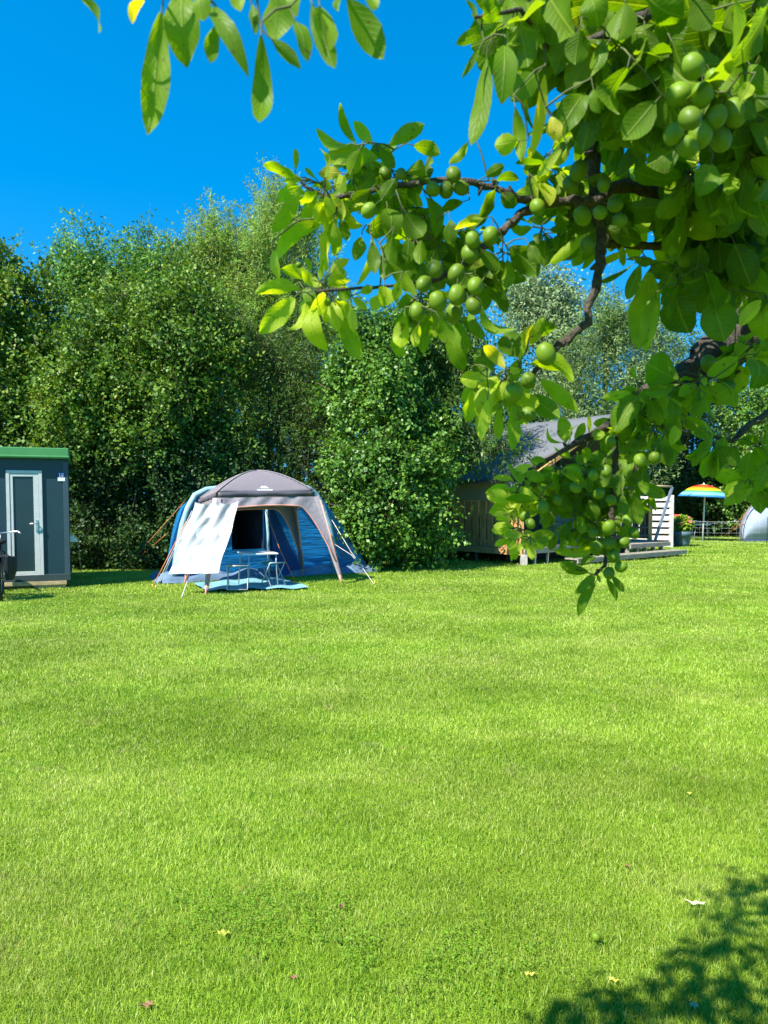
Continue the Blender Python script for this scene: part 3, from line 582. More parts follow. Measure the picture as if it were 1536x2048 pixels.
c00, c10, c11, c01 = P(337,1148,12.95), P(437,1146,12.75), P(480,1001,13.62), P(389,1004,13.45)
def sheet(u, v):
    p = (c00*(1-u)*(1-v)+c10*u*(1-v)+c11*u*v+c01*(1-u)*v); sag = -.10*math.sin(math.pi*u)*v**6*0
    p.y += .030*math.sin(u*15+v*2)*(.3+.7*v)+.015*math.sin(u*7-v*5)+.022*math.sin(u*26-v*14)*v; p.x += .015*math.sin(v*9+u*3); p.z += -.05*math.sin(math.pi*min(1, u*2.0))*v**3*(u < .5)-.06*math.sin(math.pi*max(0, (u-.5)*2))*v**3*(u >= .5)
    return p
nu, nv = 40, 40; vs = [sheet(i/nu, j/nv) for j in range(nv+1) for i in range(nu+1)]; uv = [(i/nu, 1.45*j/nv) for j in range(nv+1) for i in range(nu+1)]
qd = [(j*(nu+1)+i, j*(nu+1)+i+1, (j+1)*(nu+1)+i+1, (j+1)*(nu+1)+i) for j in range(nv) for i in range(nu)]
o = np_mesh('cloth_sheet', np.array([tuple(v) for v in vs]), np.array(qd), None, m, None, True, np.array(uv))
tag(o, 'white cloth with pale round motifs draped from the grey shelter', 'cloth')
# rolled-down corner: second panel hung inside
# ---- ground mat
TEAL = fabric('teal_mat', (.17,.36,.40), 0, .5, .6, 5, (1,1,1), .15)
mq = [G(385,1172), G(415,1187), G(618,1180), G(560,1158)]
s_ = MB()
def mt(u, v):
    p = mq[0].lerp(mq[3], u).lerp(mq[1].lerp(mq[2], u), v); p.z = .05+.012*math.sin(u*22+v*5)+.01*math.sin(v*13+u*4); return p
s_.grid(mt, 40, 14); o = s_.build('ground_mat', TEAL); tag(o, 'pale teal ground mat spread under the camping table', 'mat')
# ---- table
TW = mat('table_white', (.62,.62,.60), .4, .05); STEEL = mat('grey_tube', (.42,.45,.47), .35, .05, metal=.4); TEALS = fabric('teal_seat', (.02,.27,.30), .1, .6, .2, 6)
tx0 = P(478,1108,13.95); tz = .62
tb_c = [P(475,1106,14.1), P(495,1110,13.55), P(557,1106,13.75), P(540,1102,14.3)]
for v in tb_c: v.z = tz+.02
ct = (tb_c[0]+tb_c[1]+tb_c[2]+tb_c[3])/4
tab = thing('camping_table', 'small folding table with white top under the grey shelter', 'table', (ct.x, ct.y, .05))
s_ = MB(); s_.add([v+Vector((0,0,-.012)) for v in tb_c]+[v+Vector((0,0,.015)) for v in tb_c], [(3,2,1,0),(4,5,6,7),(0,1,5,4),(1,2,6,5),(2,3,7,6),(3,0,4,7)]); s_.build('table_top', TW, tab, bevel=.006)
for v in tb_c:
    vi = v.lerp(ct, .12); vo_ = v.lerp(ct, .04); s_ = MB(); s_.tube([(vi.x,vi.y,tz), (vi.x,vi.y,.45), (vo_.x,vo_.y,.058)], .011, 8); s_.build('leg', STEEL, tab)
# ---- folding stools
def stool(px0, px1, py_top, py_bot, D, ang, label):
    a = P(px0, py_top, D); b_ = P(px1, py_top, D); z = .42; c = Vector(((a.x+b_.x)/2, D, .058)); w2 = (b_.x-a.x)/2; d2 = .15
    st = thing('folding_stool', label, 'stool', c, 'stools on the ground mat'); M = Matrix.Translation(c) @ Matrix.Rotation(ang, 4, 'Z')
    s_ = MB(); s_.grid(lambda u, v: M @ Vector(((u*2-1)*w2, (v*2-1)*d2, z-.03*math.sin(math.pi*v))), 8, 8); s_.build('seat', TEALS, st, solid=.012)
    for sg_ in (-1, 1):
        s_ = MB(); s_.tube([M @ Vector(p) for p in ((-w2, sg_*d2, z), (-w2, -sg_*d2*1.1, .012), (w2, -sg_*d2*1.1, .012), (w2, sg_*d2, z), (-w2, sg_*d2, z))], .010, 8); s_.build('leg_frame', STEEL, st)
    return st
stool(456, 496, 1136, 1184, 13.25, .08, 'teal folding stool at the left end of the camping table')
stool(529, 563, 1132, 1176, 13.9, .7, 'teal folding stool half behind the right end of the camping table')

# ================================================================== LODGE
O = Vector((3.40-.645, 18.75+.764, 0)); U = Vector((.764, .645, 0)); Vd = Vector((-.645, .764, 0))
def LP(u, v, z): return O+U*u+Vd*v+Vector((0,0,z))
WOODB = mat('brown_board', (.55,.29,.10), .75, .3, 6, .4, 30, stretch=(3,3,.5)); WOODG = mat('grey_timber', (.27,.24,.18), .8, .25, 7, .4, 30, stretch=(.6,.6,4))
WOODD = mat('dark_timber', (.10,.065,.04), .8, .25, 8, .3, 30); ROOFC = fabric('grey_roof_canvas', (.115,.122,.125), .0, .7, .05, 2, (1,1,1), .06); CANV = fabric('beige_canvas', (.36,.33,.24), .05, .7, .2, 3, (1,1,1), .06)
STONE = mat('pale_pier', (.42,.39,.34), .85, .2)
WL = 5.9; DL = 9.0; PK = 3.84; EV = 2.08
lod = thing('safari_lodge', 'grey roofed safari tent lodge on a timber deck behind the plum branches', 'lodge', LP(WL/2, DL/2, 0))
def roofp(s, v):   # s in [-1,1] across, v along depth; front edge leans out at the peak, slight sag
    u = WL/2+s*(WL/2+.42); z = PK-(PK-EV)*abs(s)**.93-.10*math.sin(math.pi*abs(s))-.05*math.sin(math.pi*min(1, max(0, v)/DL))
    return LP(u, v-1.0+(-.55+1.15*abs(s))*(1-min(1, max(0, v/DL))), z)
s_ = MB(); s_.grid(lambda a, b_: roofp(a*2-1, b_*DL), 40, 20); rf_ = s_.build('roof', ROOFC, lod, solid=.012)
s_ = MB(); s_.grid(lambda a, b_: roofp(a*2-1, 0)+Vector((0,0,-.16*b_)), 40, 1); s_.build('roof_valance', WOODD, lod, solid=.01)
s_ = MB(); s_.grid(lambda a, b_: roofp(-1, a*DL)+Vector((0,0,-.07*b_)), 20, 1); s_.build('roof_hem', ROOFC, lod, solid=.01)
# deck
s_ = MB(); nb = 26
for k in range(nb):
    v0 = -1.0+k*(4.0/nb); s_.add([LP(0,v0,.40), LP(WL,v0,.40), LP(WL,v0+.14,.40), LP(0,v0+.14,.40), LP(0,v0,.43), LP(WL,v0,.43), LP(WL,v0+.14,.43), LP(0,v0+.14,.43)], [(3,2,1,0),(4,5,6,7),(0,1,5,4),(1,2,6,5),(2,3,7,6),(3,0,4,7)])
s_.build('deck', WOODG, lod)
s_ = MB(); s_.beam(LP(.0,-1.03,.345), LP(WL,-1.03,.345), .045, .13); s_.build('deck_beam', WOODG, lod)
s_ = MB(); s_.beam(LP(-.03,-1.0,.33), LP(-.03,DL,.33), .045, .16); s_.build('deck_beam', WOODB, lod)
for (u, v, wd, m_) in ((.02,-1.0,.15,STONE),(.5,-.95,.07,WOODG),(1.0,-.95,.07,WOODG),(2.3,-.95,.07,WOODG),(3.6,-.95,.07,WOODG),(5.0,-.95,.07,WOODG),(.05,.6,.08,WOODD),(.05,2.2,.08,WOODD),(.05,4.,.08,WOODD)):
    s_ = MB(); s_.beam(LP(u,v,0), LP(u,v,.27 if m_ is STONE else .30), wd, wd); s_.build('stilt', m_, lod)
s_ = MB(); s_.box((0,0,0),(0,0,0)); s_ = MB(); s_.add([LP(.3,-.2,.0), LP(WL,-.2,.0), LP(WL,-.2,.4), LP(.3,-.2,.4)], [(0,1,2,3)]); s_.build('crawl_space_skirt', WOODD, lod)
# side wall of upright boards with slots, canvas above
s_ = MB(); k = 0; v = -.95
while v < DL-.1:
    w0 = .095; z1 = 1.58
    s_.add([LP(-.0,v,.42), LP(-.0,v+w0,.42), LP(.03,v+w0,.42), LP(.03,v,.42), LP(-.0,v,z1), LP(-.0,v+w0,z1), LP(.03,v+w0,z1), LP(.03,v,z1)], [(0,1,2,3),(7,6,5,4),(0,4,5,1),(1,5,6,2),(2,6,7,3),(3,7,4,0)]); v += .115 if (k % 2) else .145; k += 1
s_.build('board_wall', WOODB, lod)
s_ = MB(); s_.beam(LP(.06,-.95,1.2), LP(.06,DL,1.2), .04, .08); s_.beam(LP(.06,-.95,.55), LP(.06,DL,.55), .04, .08); s_.beam(LP(.015,-1.0,1.615), LP(.015,DL,1.615), .09, .05); s_.build('rail', WOODB, lod)
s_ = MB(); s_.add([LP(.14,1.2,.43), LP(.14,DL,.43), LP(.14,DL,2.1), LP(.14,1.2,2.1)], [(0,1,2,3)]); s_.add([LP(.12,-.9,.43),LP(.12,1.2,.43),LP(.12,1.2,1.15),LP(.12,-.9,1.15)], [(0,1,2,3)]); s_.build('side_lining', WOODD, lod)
s_ = MB(); s_.grid(lambda a, b_: LP(-.06+.02*math.sin(a*40)*b_, -.9+a*DL, 2.06-.46*b_), 60, 3); s_.build('side_canvas', CANV, lod)
s_ = MB(); s_.grid(lambda a, b_: LP(lerp(.05,WL-.05,a), 1.5+.03*math.sin(a*30), lerp(.43, PK-.25-(PK-EV)*abs(a*2-1), b_)), 40, 6); s_.build('front_canvas', CANV, lod)
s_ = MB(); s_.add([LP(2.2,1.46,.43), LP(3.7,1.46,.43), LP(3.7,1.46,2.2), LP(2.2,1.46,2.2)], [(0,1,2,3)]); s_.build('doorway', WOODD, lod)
s_ = MB(); s_.add([LP(.1,DL,.4), LP(WL-.1,DL,.4), LP(WL-.1,DL,EV), LP(WL/2,DL,PK-.1), LP(.1,DL,EV)], [(0,1,2,3,4)]); s_.add([LP(WL,1.5,.4), LP(WL,DL,.4), LP(WL,DL,EV), LP(WL,1.5,EV)], [(0,1,2,3)]); s_.build('rear_canvas', CANV, lod)
for (u, v, z1, wd) in ((.04,-.9,2.02,.10),(.04,1.4,2.05,.10),(WL-.05,-.9,2.0,.11),(WL-.05,1.4,2.05,.10),(2.1,1.4,2.9,.09),(3.8,1.4,2.9,.09)):
    s_ = MB(); s_.beam(LP(u,v,.3), LP(u,v,z1), wd, wd); s_.build('post', WOODB, lod, bevel=.006)
s_ = MB(); s_.beam(LP(.04,-.9,2.0), LP(WL-.05,-.9,2.0), .06, .10); s_.build('cross_beam', WOODD, lod)
s_ = MB(); s_.beam(LP(WL/2,-1.3,3.62), LP(WL/2,1.4,3.62), .08, .1); s_.beam(LP(.04,-.9,1.98), LP(WL/2,-1.3,3.62), .06, .09); s_.beam(LP(WL-.05,-.9,1.98), LP(WL/2,-1.3,3.62), .06, .09); s_.build('rafter', WOODB, lod)
# right-hand railing with upright slats
s_ = MB(); v = -.85
while v < 1.4: s_.add([LP(WL-.03,v,.50), LP(WL-.03,v+.10,.50), LP(WL,v+.10,.50), LP(WL,v,.50), LP(WL-.03,v,1.42), LP(WL-.03,v+.10,1.42), LP(WL,v+.10,1.42), LP(WL,v,1.42)], [(0,1,2,3),(7,6,5,4),(0,4,5,1),(1,5,6,2),(2,6,7,3),(3,7,4,0)]); v += .19
s_.build('railing', WOODD, lod)
s_ = MB()
for zz in (.5, .62, .95, 1.42): s_.beam(LP(WL-.055,-.9,zz), LP(WL-.055,1.4,zz), .035, .07)
s_.build('rail', WOODD, lod)
s_ = MB(); k = 0; u = 3.9
while u < WL-.1: s_.add([LP(u,-.86,.52), LP(u+.10,-.86,.52), LP(u+.10,-.83,.52), LP(u,-.83,.52), LP(u,-.86,1.42), LP(u+.10,-.86,1.42), LP(u+.10,-.83,1.42), LP(u,-.83,1.42)], [(0,1,2,3),(7,6,5,4),(0,4,5,1),(1,5,6,2),(2,6,7,3),(3,7,4,0)]); u += .19
s_.beam(LP(3.85,-.89,1.42), LP(WL-.1,-.89,1.42), .05, .07); s_.beam(LP(3.85,-.89,.56), LP(WL-.1,-.89,.56), .05, .07); s_.beam(LP(3.85,-.89,.8), LP(WL-.1,-.89,.8), .03, .05); s_.build('railing', WOODD, lod)
s_ = MB(); s_.beam(LP(WL+.45,-1.3,1.98), LP(WL-.0,-1.05,.42), .05, .07); s_.build('diagonal_strut', mat('blue_grey_strut', (.16,.19,.25), .5, .15), lod)
s_ = MB(); s_.tube([LP(WL-.4,-.9,2.02), LP(WL+.45,-1.3,1.99)], .03, 8); s_.build('awning_pole', WOODP, lod)
# steps
for (u0, u1, v0, v1, z) in ((.9,WL+.15,-1.95,-1.55,.145),(3.9,WL+.05,-1.5,-1.1,.36)):
    s_ = MB()
    for q in range(3):
        a0 = lerp(v0, v1, q/3); a1 = lerp(v0, v1, (q+.92)/3); s_.add([LP(u0,a0,z), LP(u1,a0,z), LP(u1,a1,z), LP(u0,a1,z), LP(u0,a0,z+.035), LP(u1,a0,z+.035), LP(u1,a1,z+.035), LP(u0,a1,z+.035)], [(3,2,1,0),(4,5,6,7),(0,1,5,4),(1,2,6,5),(2,3,7,6),(3,0,4,7)])
    s_.beam(LP(u0,v0+.01,z-.03), LP(u1,v0+.01,z-.03), .04, .10)
    k = u0+.15
    while k < u1: s_.beam(LP(k,(v0+v1)/2,0), LP(k,(v0+v1)/2,z-.005), .09, .09); k += (u1-u0-.3)/4-.001
    s_.build('step', WOODG, lod)

# ---- pale slatted privacy screen
SLAT = mat('pale_grey_slat', (.50,.49,.45), .75, .15, 6, .3, 30, stretch=(.5,3,3))
sc0 = P(1180,1095,27.2); sc1 = P(1342,1093,25.8)
scr = thing('slatted_screen', 'pale grey screen of horizontal boards beside the lodge deck', 'screen', ((sc0.x+sc1.x)/2, 26.5, 0))
a, b_ = Vector((sc0.x,27.2,0)), Vector((sc1.x,25.8,0)); bd = MB(); zt_ = P(1342,990,25.8).z
nb = 8; pit = zt_/nb
for k in range(nb): z = .02+k*pit; bd.beam(a+Vector((0,0,z+pit*.38)), b_+Vector((0,0,z+pit*.38)), .022, pit*.68)
bd.build('boards', SLAT, scr)
for tt in (.01, .5, .99):
    s_ = MB(); c = a.lerp(b_, tt)+Vector((.0,.06,0)); s_.beam(c, c+Vector((0,0,zt_)), .07, .07); s_.build('post', SLAT if tt > .9 else WOODD, scr)
s_ = MB(); nrm = (b_-a).normalized(); nn_ = Vector((-nrm.y, nrm.x, 0)); s_.beam(b_+nrm*.02-nn_*.03, b_+nrm*.02-nn_*.03+Vector((0,0,zt_)), .09, .05); s_.build('end_board', SLAT, scr)
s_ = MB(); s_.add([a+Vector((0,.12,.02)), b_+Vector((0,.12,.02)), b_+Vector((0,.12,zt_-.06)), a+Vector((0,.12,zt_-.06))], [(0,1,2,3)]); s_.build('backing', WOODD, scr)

# ---- flower pot
pc = G(1363, 1093); pot = thing('flower_pot', 'large blue grey pot of pink flowers beside the slatted screen', 'flower pot', pc)
POT = mat('blue_grey_pot', (.075,.125,.155), .6, .1, 6); s_ = MB(); h_ = .52
s_.lathe(pc, [(.0,.01),(.23,.0),(.26,.12),(.30,h_*.70),(.325,h_*.72),(.335,h_),(.30,h_+.005),(.295,h_-.05),(0,h_-.05)], 28); s_.build('pot', POT, pot)
n = 1900; d = rng.normal(size=(n,3)); d /= np.linalg.norm(d, axis=1, keepdims=True); rr = (.35+.65*rng.random(n))[:,None]
C = np.array(pc)+np.array([0,0,h_+.24])+d*rr*np.array([.36,.34,.30])-np.array(pot.location)
V, Q = cards(C, d+rng.normal(0,.5,(n,3)), d*.4+np.array([-.2,-.2,.7])+rng.normal(0,.4,(n,3)), .075+.04*rng.random(n), .05+.02*rng.random(n))
np_mesh('foliage', V, Q, None, leafmat('geranium_leaf', [(.2, (.09,.20,.02)), (.6, (.24,.36,.03)), (.95, (.42,.46,.05))], trans=.35, pos_scale=4), pot)
PINK = mat('pink_petal', (.75,.16,.17), .5, .3, 12)
for k in range(11):
    s_ = MB(); a = random.random()*6.28; e = random.random()*1.3; c = pc+Vector((.34*math.cos(a)*math.cos(e), -abs(.34*math.sin(a))*math.cos(e), h_+.24+.30*math.sin(e)))
    for j in range(6): q = c+Vector((random.gauss(0,.022), random.gauss(0,.02), random.gauss(0,.02))); s_.lathe(q, [(.0,-.022),(.018,-.015),(.028,.0),(.018,.018),(0,.024)], 7)
    s_.build('flower', PINK, pot)
# ---- red chair
RED = fabric('red_cloth', (.62,.05,.06), .1, .6, .2, 3); rc = P(1352,1070,28.2); rc.z = 0
ch = thing('camping_chair', 'red backed camping chair behind the flower pot', 'chair', rc)
s_ = MB(); s_.grid(lambda u, v: rc+Vector((-.25+.5*u, .12*v+.03*math.sin(math.pi*u), .45+.62*v)), 8, 8); s_.build('backrest', RED, ch, solid=.03)
s_ = MB(); s_.grid(lambda u, v: rc+Vector((-.25+.5*u, -.45*v, .44-.03*math.sin(math.pi*v))), 8, 8); s_.build('seat', RED, ch, solid=.03)
for (x, y0, y1) in ((-.26,-.42,.1),(.26,-.42,.1)):
    s_ = MB(); s_.tube([rc+Vector((x,y0,.0)), rc+Vector((x,y1,.5)), rc+Vector((x,y1+.1,1.05))], .012, 6); s_.build('leg', STEEL, ch); s_ = MB(); s_.tube([rc+Vector((x,y1,.0)), rc+Vector((x,y0,.46))], .012, 6); s_.build('leg', STEEL, ch)
# ---- parasol
pp = G(1405, 1083); D = pp.y; par = thing('beach_parasol', 'rainbow striped beach parasol on a white pole', 'parasol', pp)
topz = P(1405,969,D).z; rimz = P(1405,994,D).z; rad = (P(1458,990,D).x-P(1357,990,D).x)/2
cols = [(.65,.60,.10),(.72,.02,.02),(.80,.22,.01),(.88,.62,.01),(.10,.40,.14),(.25,.62,.78),(.06,.28,.62)]
cm = [fabric('parasol_%s' % s, c, .3, .6, .1) for s, c in zip(('crown','red','orange','yellow','green','pale_blue','blue'), cols)]
cn = MB(); nseg = 32; bounds = [0,.22,.42,.55,.70,.80,.93,1.0]; tl = .07
pc_ = Vector((pp.x, pp.y, 0)); 
def cp(rr, k):
    a = math.tau*k/nseg; rib = abs(math.sin(a*4)); r2 = rr*rad*(1-.045*rib*rr**3); z = topz-(topz-rimz)*(rr**1.9)-.0*rib
    return pc_+Vector((r2*math.cos(a), r2*math.sin(a), z+ r2*math.cos(a)*-.05))
for i in range(7):
    cn.k = i; r0, r1 = bounds[i], bounds[i+1]
    for q in range(3):
        ra, rb_ = lerp(r0,r1,q/3), lerp(r0,r1,(q+1)/3); vs = [cp(ra,k) for k in range(nseg)]+[cp(rb_,k) for k in range(nseg)]; cn.add(vs, [(k,(k+1)%nseg,nseg+(k+1)%nseg,nseg+k) for k in range(nseg)], True)
cn.build('canopy', cm, par, solid=.004)
s_ = MB(); s_.tube([pp+Vector((0,0,-.05)), Vector((pp.x+.06,pp.y,topz-.02))], .028, 10); s_.lathe(Vector((pp.x,pp.y,topz-.01)), [(.03,0),(.035,.03),(.015,.07),(0,.09)], 10); s_.build('pole', mat('white_pole', (.72,.70,.68), .4, .05), par)
s_ = MB()
for k in range(8): a = math.tau*(k+.0)/8+.0; s_.tube([Vector((pp.x+.04,pp.y,topz-.42)), cp(.55, k*4)+Vector((0,0,-.02))], .006, 5); s_.tube([cp(.03,k*4)+Vector((0,0,-.012)), cp(.5,k*4)+Vector((0,0,-.012)), cp(.99,k*4)+Vector((0,0,-.012))], .005, 4)
s_.build('ribs', STEEL, par)
# ---- far table with blue box
ft = P(1398,1049,30.6); far = thing('camping_table', 'thin grey folding table standing behind the parasol pole', 'table', (ft.x, 30.6, 0)); zz = ft.z
s_ = MB(); s_.box((ft.x-.36,30.3,zz-.02), (ft.x+.36,30.9,zz+.02)); s_.build('table_top', TW, far, bevel=.008)
for sx_ in (-1, 1):
    for sy_ in (-1, 1): s_ = MB(); s_.tube([(ft.x+sx_*.2,30.6+sy_*.22,zz-.02), (ft.x+sx_*.31,30.6+sy_*.25,.0)], .013, 6); s_.build('leg', STEEL, far)
bxx = P(1388,1044,30.5); s_ = MB(); s_.lathe((bxx.x,30.5,zz+.021), [(0,0),(.085,.0),(.11,.13),(.115,.14),(.1,.135),(.08,.01),(0,.01)], 16); o = s_.build('washing_bowl', mat('blue_plastic', (.05,.22,.42), .4)); tag(o, 'small blue bowl on the thin table behind the parasol', 'bowl')
# ---- pale dome tent on the right
PALE = fabric('pale_lilac_cloth', (.28,.33,.42), .15, .8, .25, 2, (1,1,2), .05); LIL = fabric('lilac_cloth', (.33,.30,.36), .15, .55, .2, 2)
e0 = G(1483,1083); cx_, cy_ = e0.x+2.25, e0.y+.8; dt = thing('dome_tent', 'pale lilac dome tent cut by the right picture edge', 'tent', (cx_, cy_, 0)); HT = P(1536,975,e0.y).z
def dm(u, v, off=0):
    a = math.pi*u; e = v; x = -2.25*math.cos(a); zz = (math.sin(a)**.72)*1.95; return Vector((cx_+x+e*3.4*.43, cy_-.8+e*3.4, max(0.0, zz)+off))
s_ = MB(); s_.grid(lambda u, v: dm(u, v), 40, 8); s_.build('outer_skin', LIL, dt)
s_ = MB(); s_.grid(lambda a, b_: Vector((cx_-2.2*math.cos(math.pi*a), cy_-.81-.45*math.sin(math.pi*b_)*math.sin(math.pi*a)**.7, b_*1.94*(math.sin(math.pi*a)**.72 if 0 < a < 1 else 0))), 30, 14); s_.build('front_panel', PALE, dt)
s_ = MB(); s_.grid(lambda u, v: Vector((cx_-2.22+4.44*u, cy_-.86-.05*v, .15*(1-v))), 20, 2); s_.build('mud_skirt', mat('dark_blue_skirt', (.04,.06,.12), .6), dt)
s_ = MB(); s_.tube([dm(.0+k/24, 0, .01)+Vector((0,-.04,0)) for k in range(25)], .025, 6); s_.build('tube_arch', PALE, dt)
rope([P(1492,1026,29.5), G(1449,1072)], ORANGE, dt, .012); rope([P(1487,1045,29.5), G(1447,1073)], ORANGE, dt, .012)
# ---- electric netting
net = thing('net_fence', 'low white net fence sagging between thin posts by the pale tent', 'fence', (11.5,27.2,0)); WIRE = mat('white_wire', (.55,.58,.58), .5)
posts = [(1330,28.6),(1536,27.0),(1720,26.5)]; pw = [P(px,1000,D_) for px, D_ in posts]
for q in pw: s_ = MB(); s_.tube([(q.x,q.y,0), (q.x,q.y,1.0)], .011, 6); s_.build('post', BLACK, net)
s_ = MB()
for i in range(2):
    a, b_ = pw[i], pw[i+1]
    for zz in (.95,.88,.68,.48,.28,.1):
        s_.tube([Vector((lerp(a.x,b_.x,k/14), lerp(a.y,b_.y,k/14), zz-.15*zz*math.sin(math.pi*k/14))) for k in range(15)], .005 if zz > .9 else .0022, 3)
    for k in range(1, 14): x = lerp(a.x,b_.x,k/14); y = lerp(a.y,b_.y,k/14); s_.tube([(x,y,.02),(x,y,.95-.15*.95*math.sin(math.pi*k/14))], .0015, 3)
s_.build('netting', WIRE, net)

# ================================================================== PLUM TREE (foreground)
PB = mat('plum_bark', (.060,.048,.034), .85, .4, 60, .9, 160, stretch=(1,1,1))
TWIG = mat('plum_twig', (.08,.095,.03), .7, .3, 80)
# leaf material: side veins and midrib from the leaf's own coordinates, tint per leaf
m, t, b = newmat('plum_leaf'); uvn = N(t, 'ShaderNodeUVMap', uv_map='uv'); at = N(t, 'ShaderNodeAttribute', attribute_name='tint'); ge = N(t, 'ShaderNodeNewGeometry'); tc = N(t, 'ShaderNodeTexCoord')
sep = N(t, 'ShaderNodeSeparateXYZ'); t.links.new(uvn.outputs[0], sep.inputs[0])
def MT(op, a, b_=None, c=None):
    n = N(t, 'ShaderNodeMath', operation=op)
    for i, x in enumerate((a, b_, c)):
        if x is None: continue
        if isinstance(x, (int, float)): n.inputs[i].default_value = x
        else: t.links.new(x, n.inputs[i])
    return n.outputs[0]
au = MT('ABSOLUTE', MT('SUBTRACT', sep.outputs[0], .5))
rib = MT('SUBTRACT', 1, MT('SMOOTH_MIN', MT('MULTIPLY', au, 28), 1, .1))
fr_ = MT('ABSOLUTE', MT('SUBTRACT', MT('FRACT', MT('SUBTRACT', MT('MULTIPLY', sep.outputs[1], 8.5), MT('MULTIPLY', au, 5.5))), .5))
vein = MT('MULTIPLY', MT('SUBTRACT', 1, MT('SMOOTH_MIN', MT('MULTIPLY', fr_, 9), 1, .1)), .45)
vv = MT('MAXIMUM', rib, vein)
nzl = N(t, 'ShaderNodeTexNoise', i_Scale=45.0, i_Detail=4.0); t.links.new(tc.outputs['Object'], nzl.inputs['Vector'])
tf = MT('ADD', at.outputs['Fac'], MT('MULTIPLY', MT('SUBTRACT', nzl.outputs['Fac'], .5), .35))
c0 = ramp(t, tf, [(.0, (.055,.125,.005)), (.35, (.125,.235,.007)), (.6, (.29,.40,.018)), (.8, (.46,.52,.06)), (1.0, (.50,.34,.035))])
mv = N(t, 'ShaderNodeMix', data_type='RGBA'); t.links.new(MT('MULTIPLY', vv, .42), mv.inputs[0]); t.links.new(c0, mv.inputs[6]); mv.inputs[7].default_value = (.36,.42,.06,1)
mb = N(t, 'ShaderNodeMix', data_type='RGBA'); t.links.new(MT('MULTIPLY', ge.outputs['Backfacing'], .3), mb.inputs[0]); t.links.new(mv.outputs[2], mb.inputs[6]); mb.inputs[7].default_value = (.26,.31,.05,1)
sp = N(t, 'ShaderNodeTexNoise', i_Scale=120.0, i_Detail=2.0); t.links.new(tc.outputs['Object'], sp.inputs['Vector'])
msx = N(t, 'ShaderNodeMix', data_type='RGBA'); t.links.new(MT('MULTIPLY', MT('GREATER_THAN', sp.outputs['Fac'], .69), .6), msx.inputs[0]); t.links.new(mb.outputs[2], msx.inputs[6]); msx.inputs[7].default_value = (.10,.055,.02,1)
t.links.new(msx.outputs[2], b.inputs['Base Color']); b.inputs['Roughness'].default_value = .5; b.inputs['Specular IOR Level'].default_value = .28
bp = N(t, 'ShaderNodeBump', i_Strength=.55, i_Distance=.0012); t.links.new(MT('ADD', vv, MT('MULTIPLY', nzl.outputs['Fac'], 1.2)), bp.inputs['Height']); t.links.new(bp.outputs[0], b.inputs['Normal'])
tr = N(t, 'ShaderNodeBsdfTranslucent'); tm = N(t, 'ShaderNodeMix', data_type='RGBA', blend_type='MULTIPLY'); tm.inputs[0].default_value = 1; t.links.new(msx.outputs[2], tm.inputs[6]); tm.inputs[7].default_value = (2.0,1.9,.2,1); t.links.new(tm.outputs[2], tr.inputs['Color']); t.links.new(bp.outputs[0], tr.inputs['Normal'])
ms = N(t, 'ShaderNodeMixShader'); ms.inputs[0].default_value = .57; t.links.new(b.outputs[0], ms.inputs[1]); t.links.new(tr.outputs[0], ms.inputs[2]); t.links.new(ms.outputs[0], t.nodes['Material Output'].inputs['Surface'])
PLEAF = m
m, t, b = newmat('plum_skin'); tc = N(t, 'ShaderNodeTexCoord'); nz = N(t, 'ShaderNodeTexNoise', i_Scale=35.0, i_Detail=5.0); t.links.new(tc.outputs['Object'], nz.inputs['Vector']); oi = N(t, 'ShaderNodeObjectInfo')
c = ramp(t, nz.outputs['Fac'], [(.3, (.065,.130,.005)), (.7, (.135,.21,.008))]); hv = N(t, 'ShaderNodeHueSaturation'); t.links.new(c, hv.inputs['Color'])
mr = N(t, 'ShaderNodeMath', operation='MULTIPLY_ADD', n_1=.45, n_2=.8); t.links.new(oi.outputs['Random'], mr.inputs[0]); t.links.new(mr.outputs[0], hv.inputs['Value'])
t.links.new(hv.outputs[0], b.inputs['Base Color']); b.inputs['Roughness'].default_value = .5; b.inputs['Specular IOR Level'].default_value = .3; b.inputs['Subsurface Weight'].default_value = .15; b.inputs['Subsurface Radius'].default_value = (.006,.010,.002); b.inputs['Subsurface Scale'].default_value = 1.0
SKIN = m
tree_base = Vector((1.62, 1.95, 0))
plum = thing('plum_tree', 'plum tree with green plums and broad leaves reaching in from the right', 'tree', tree_base)
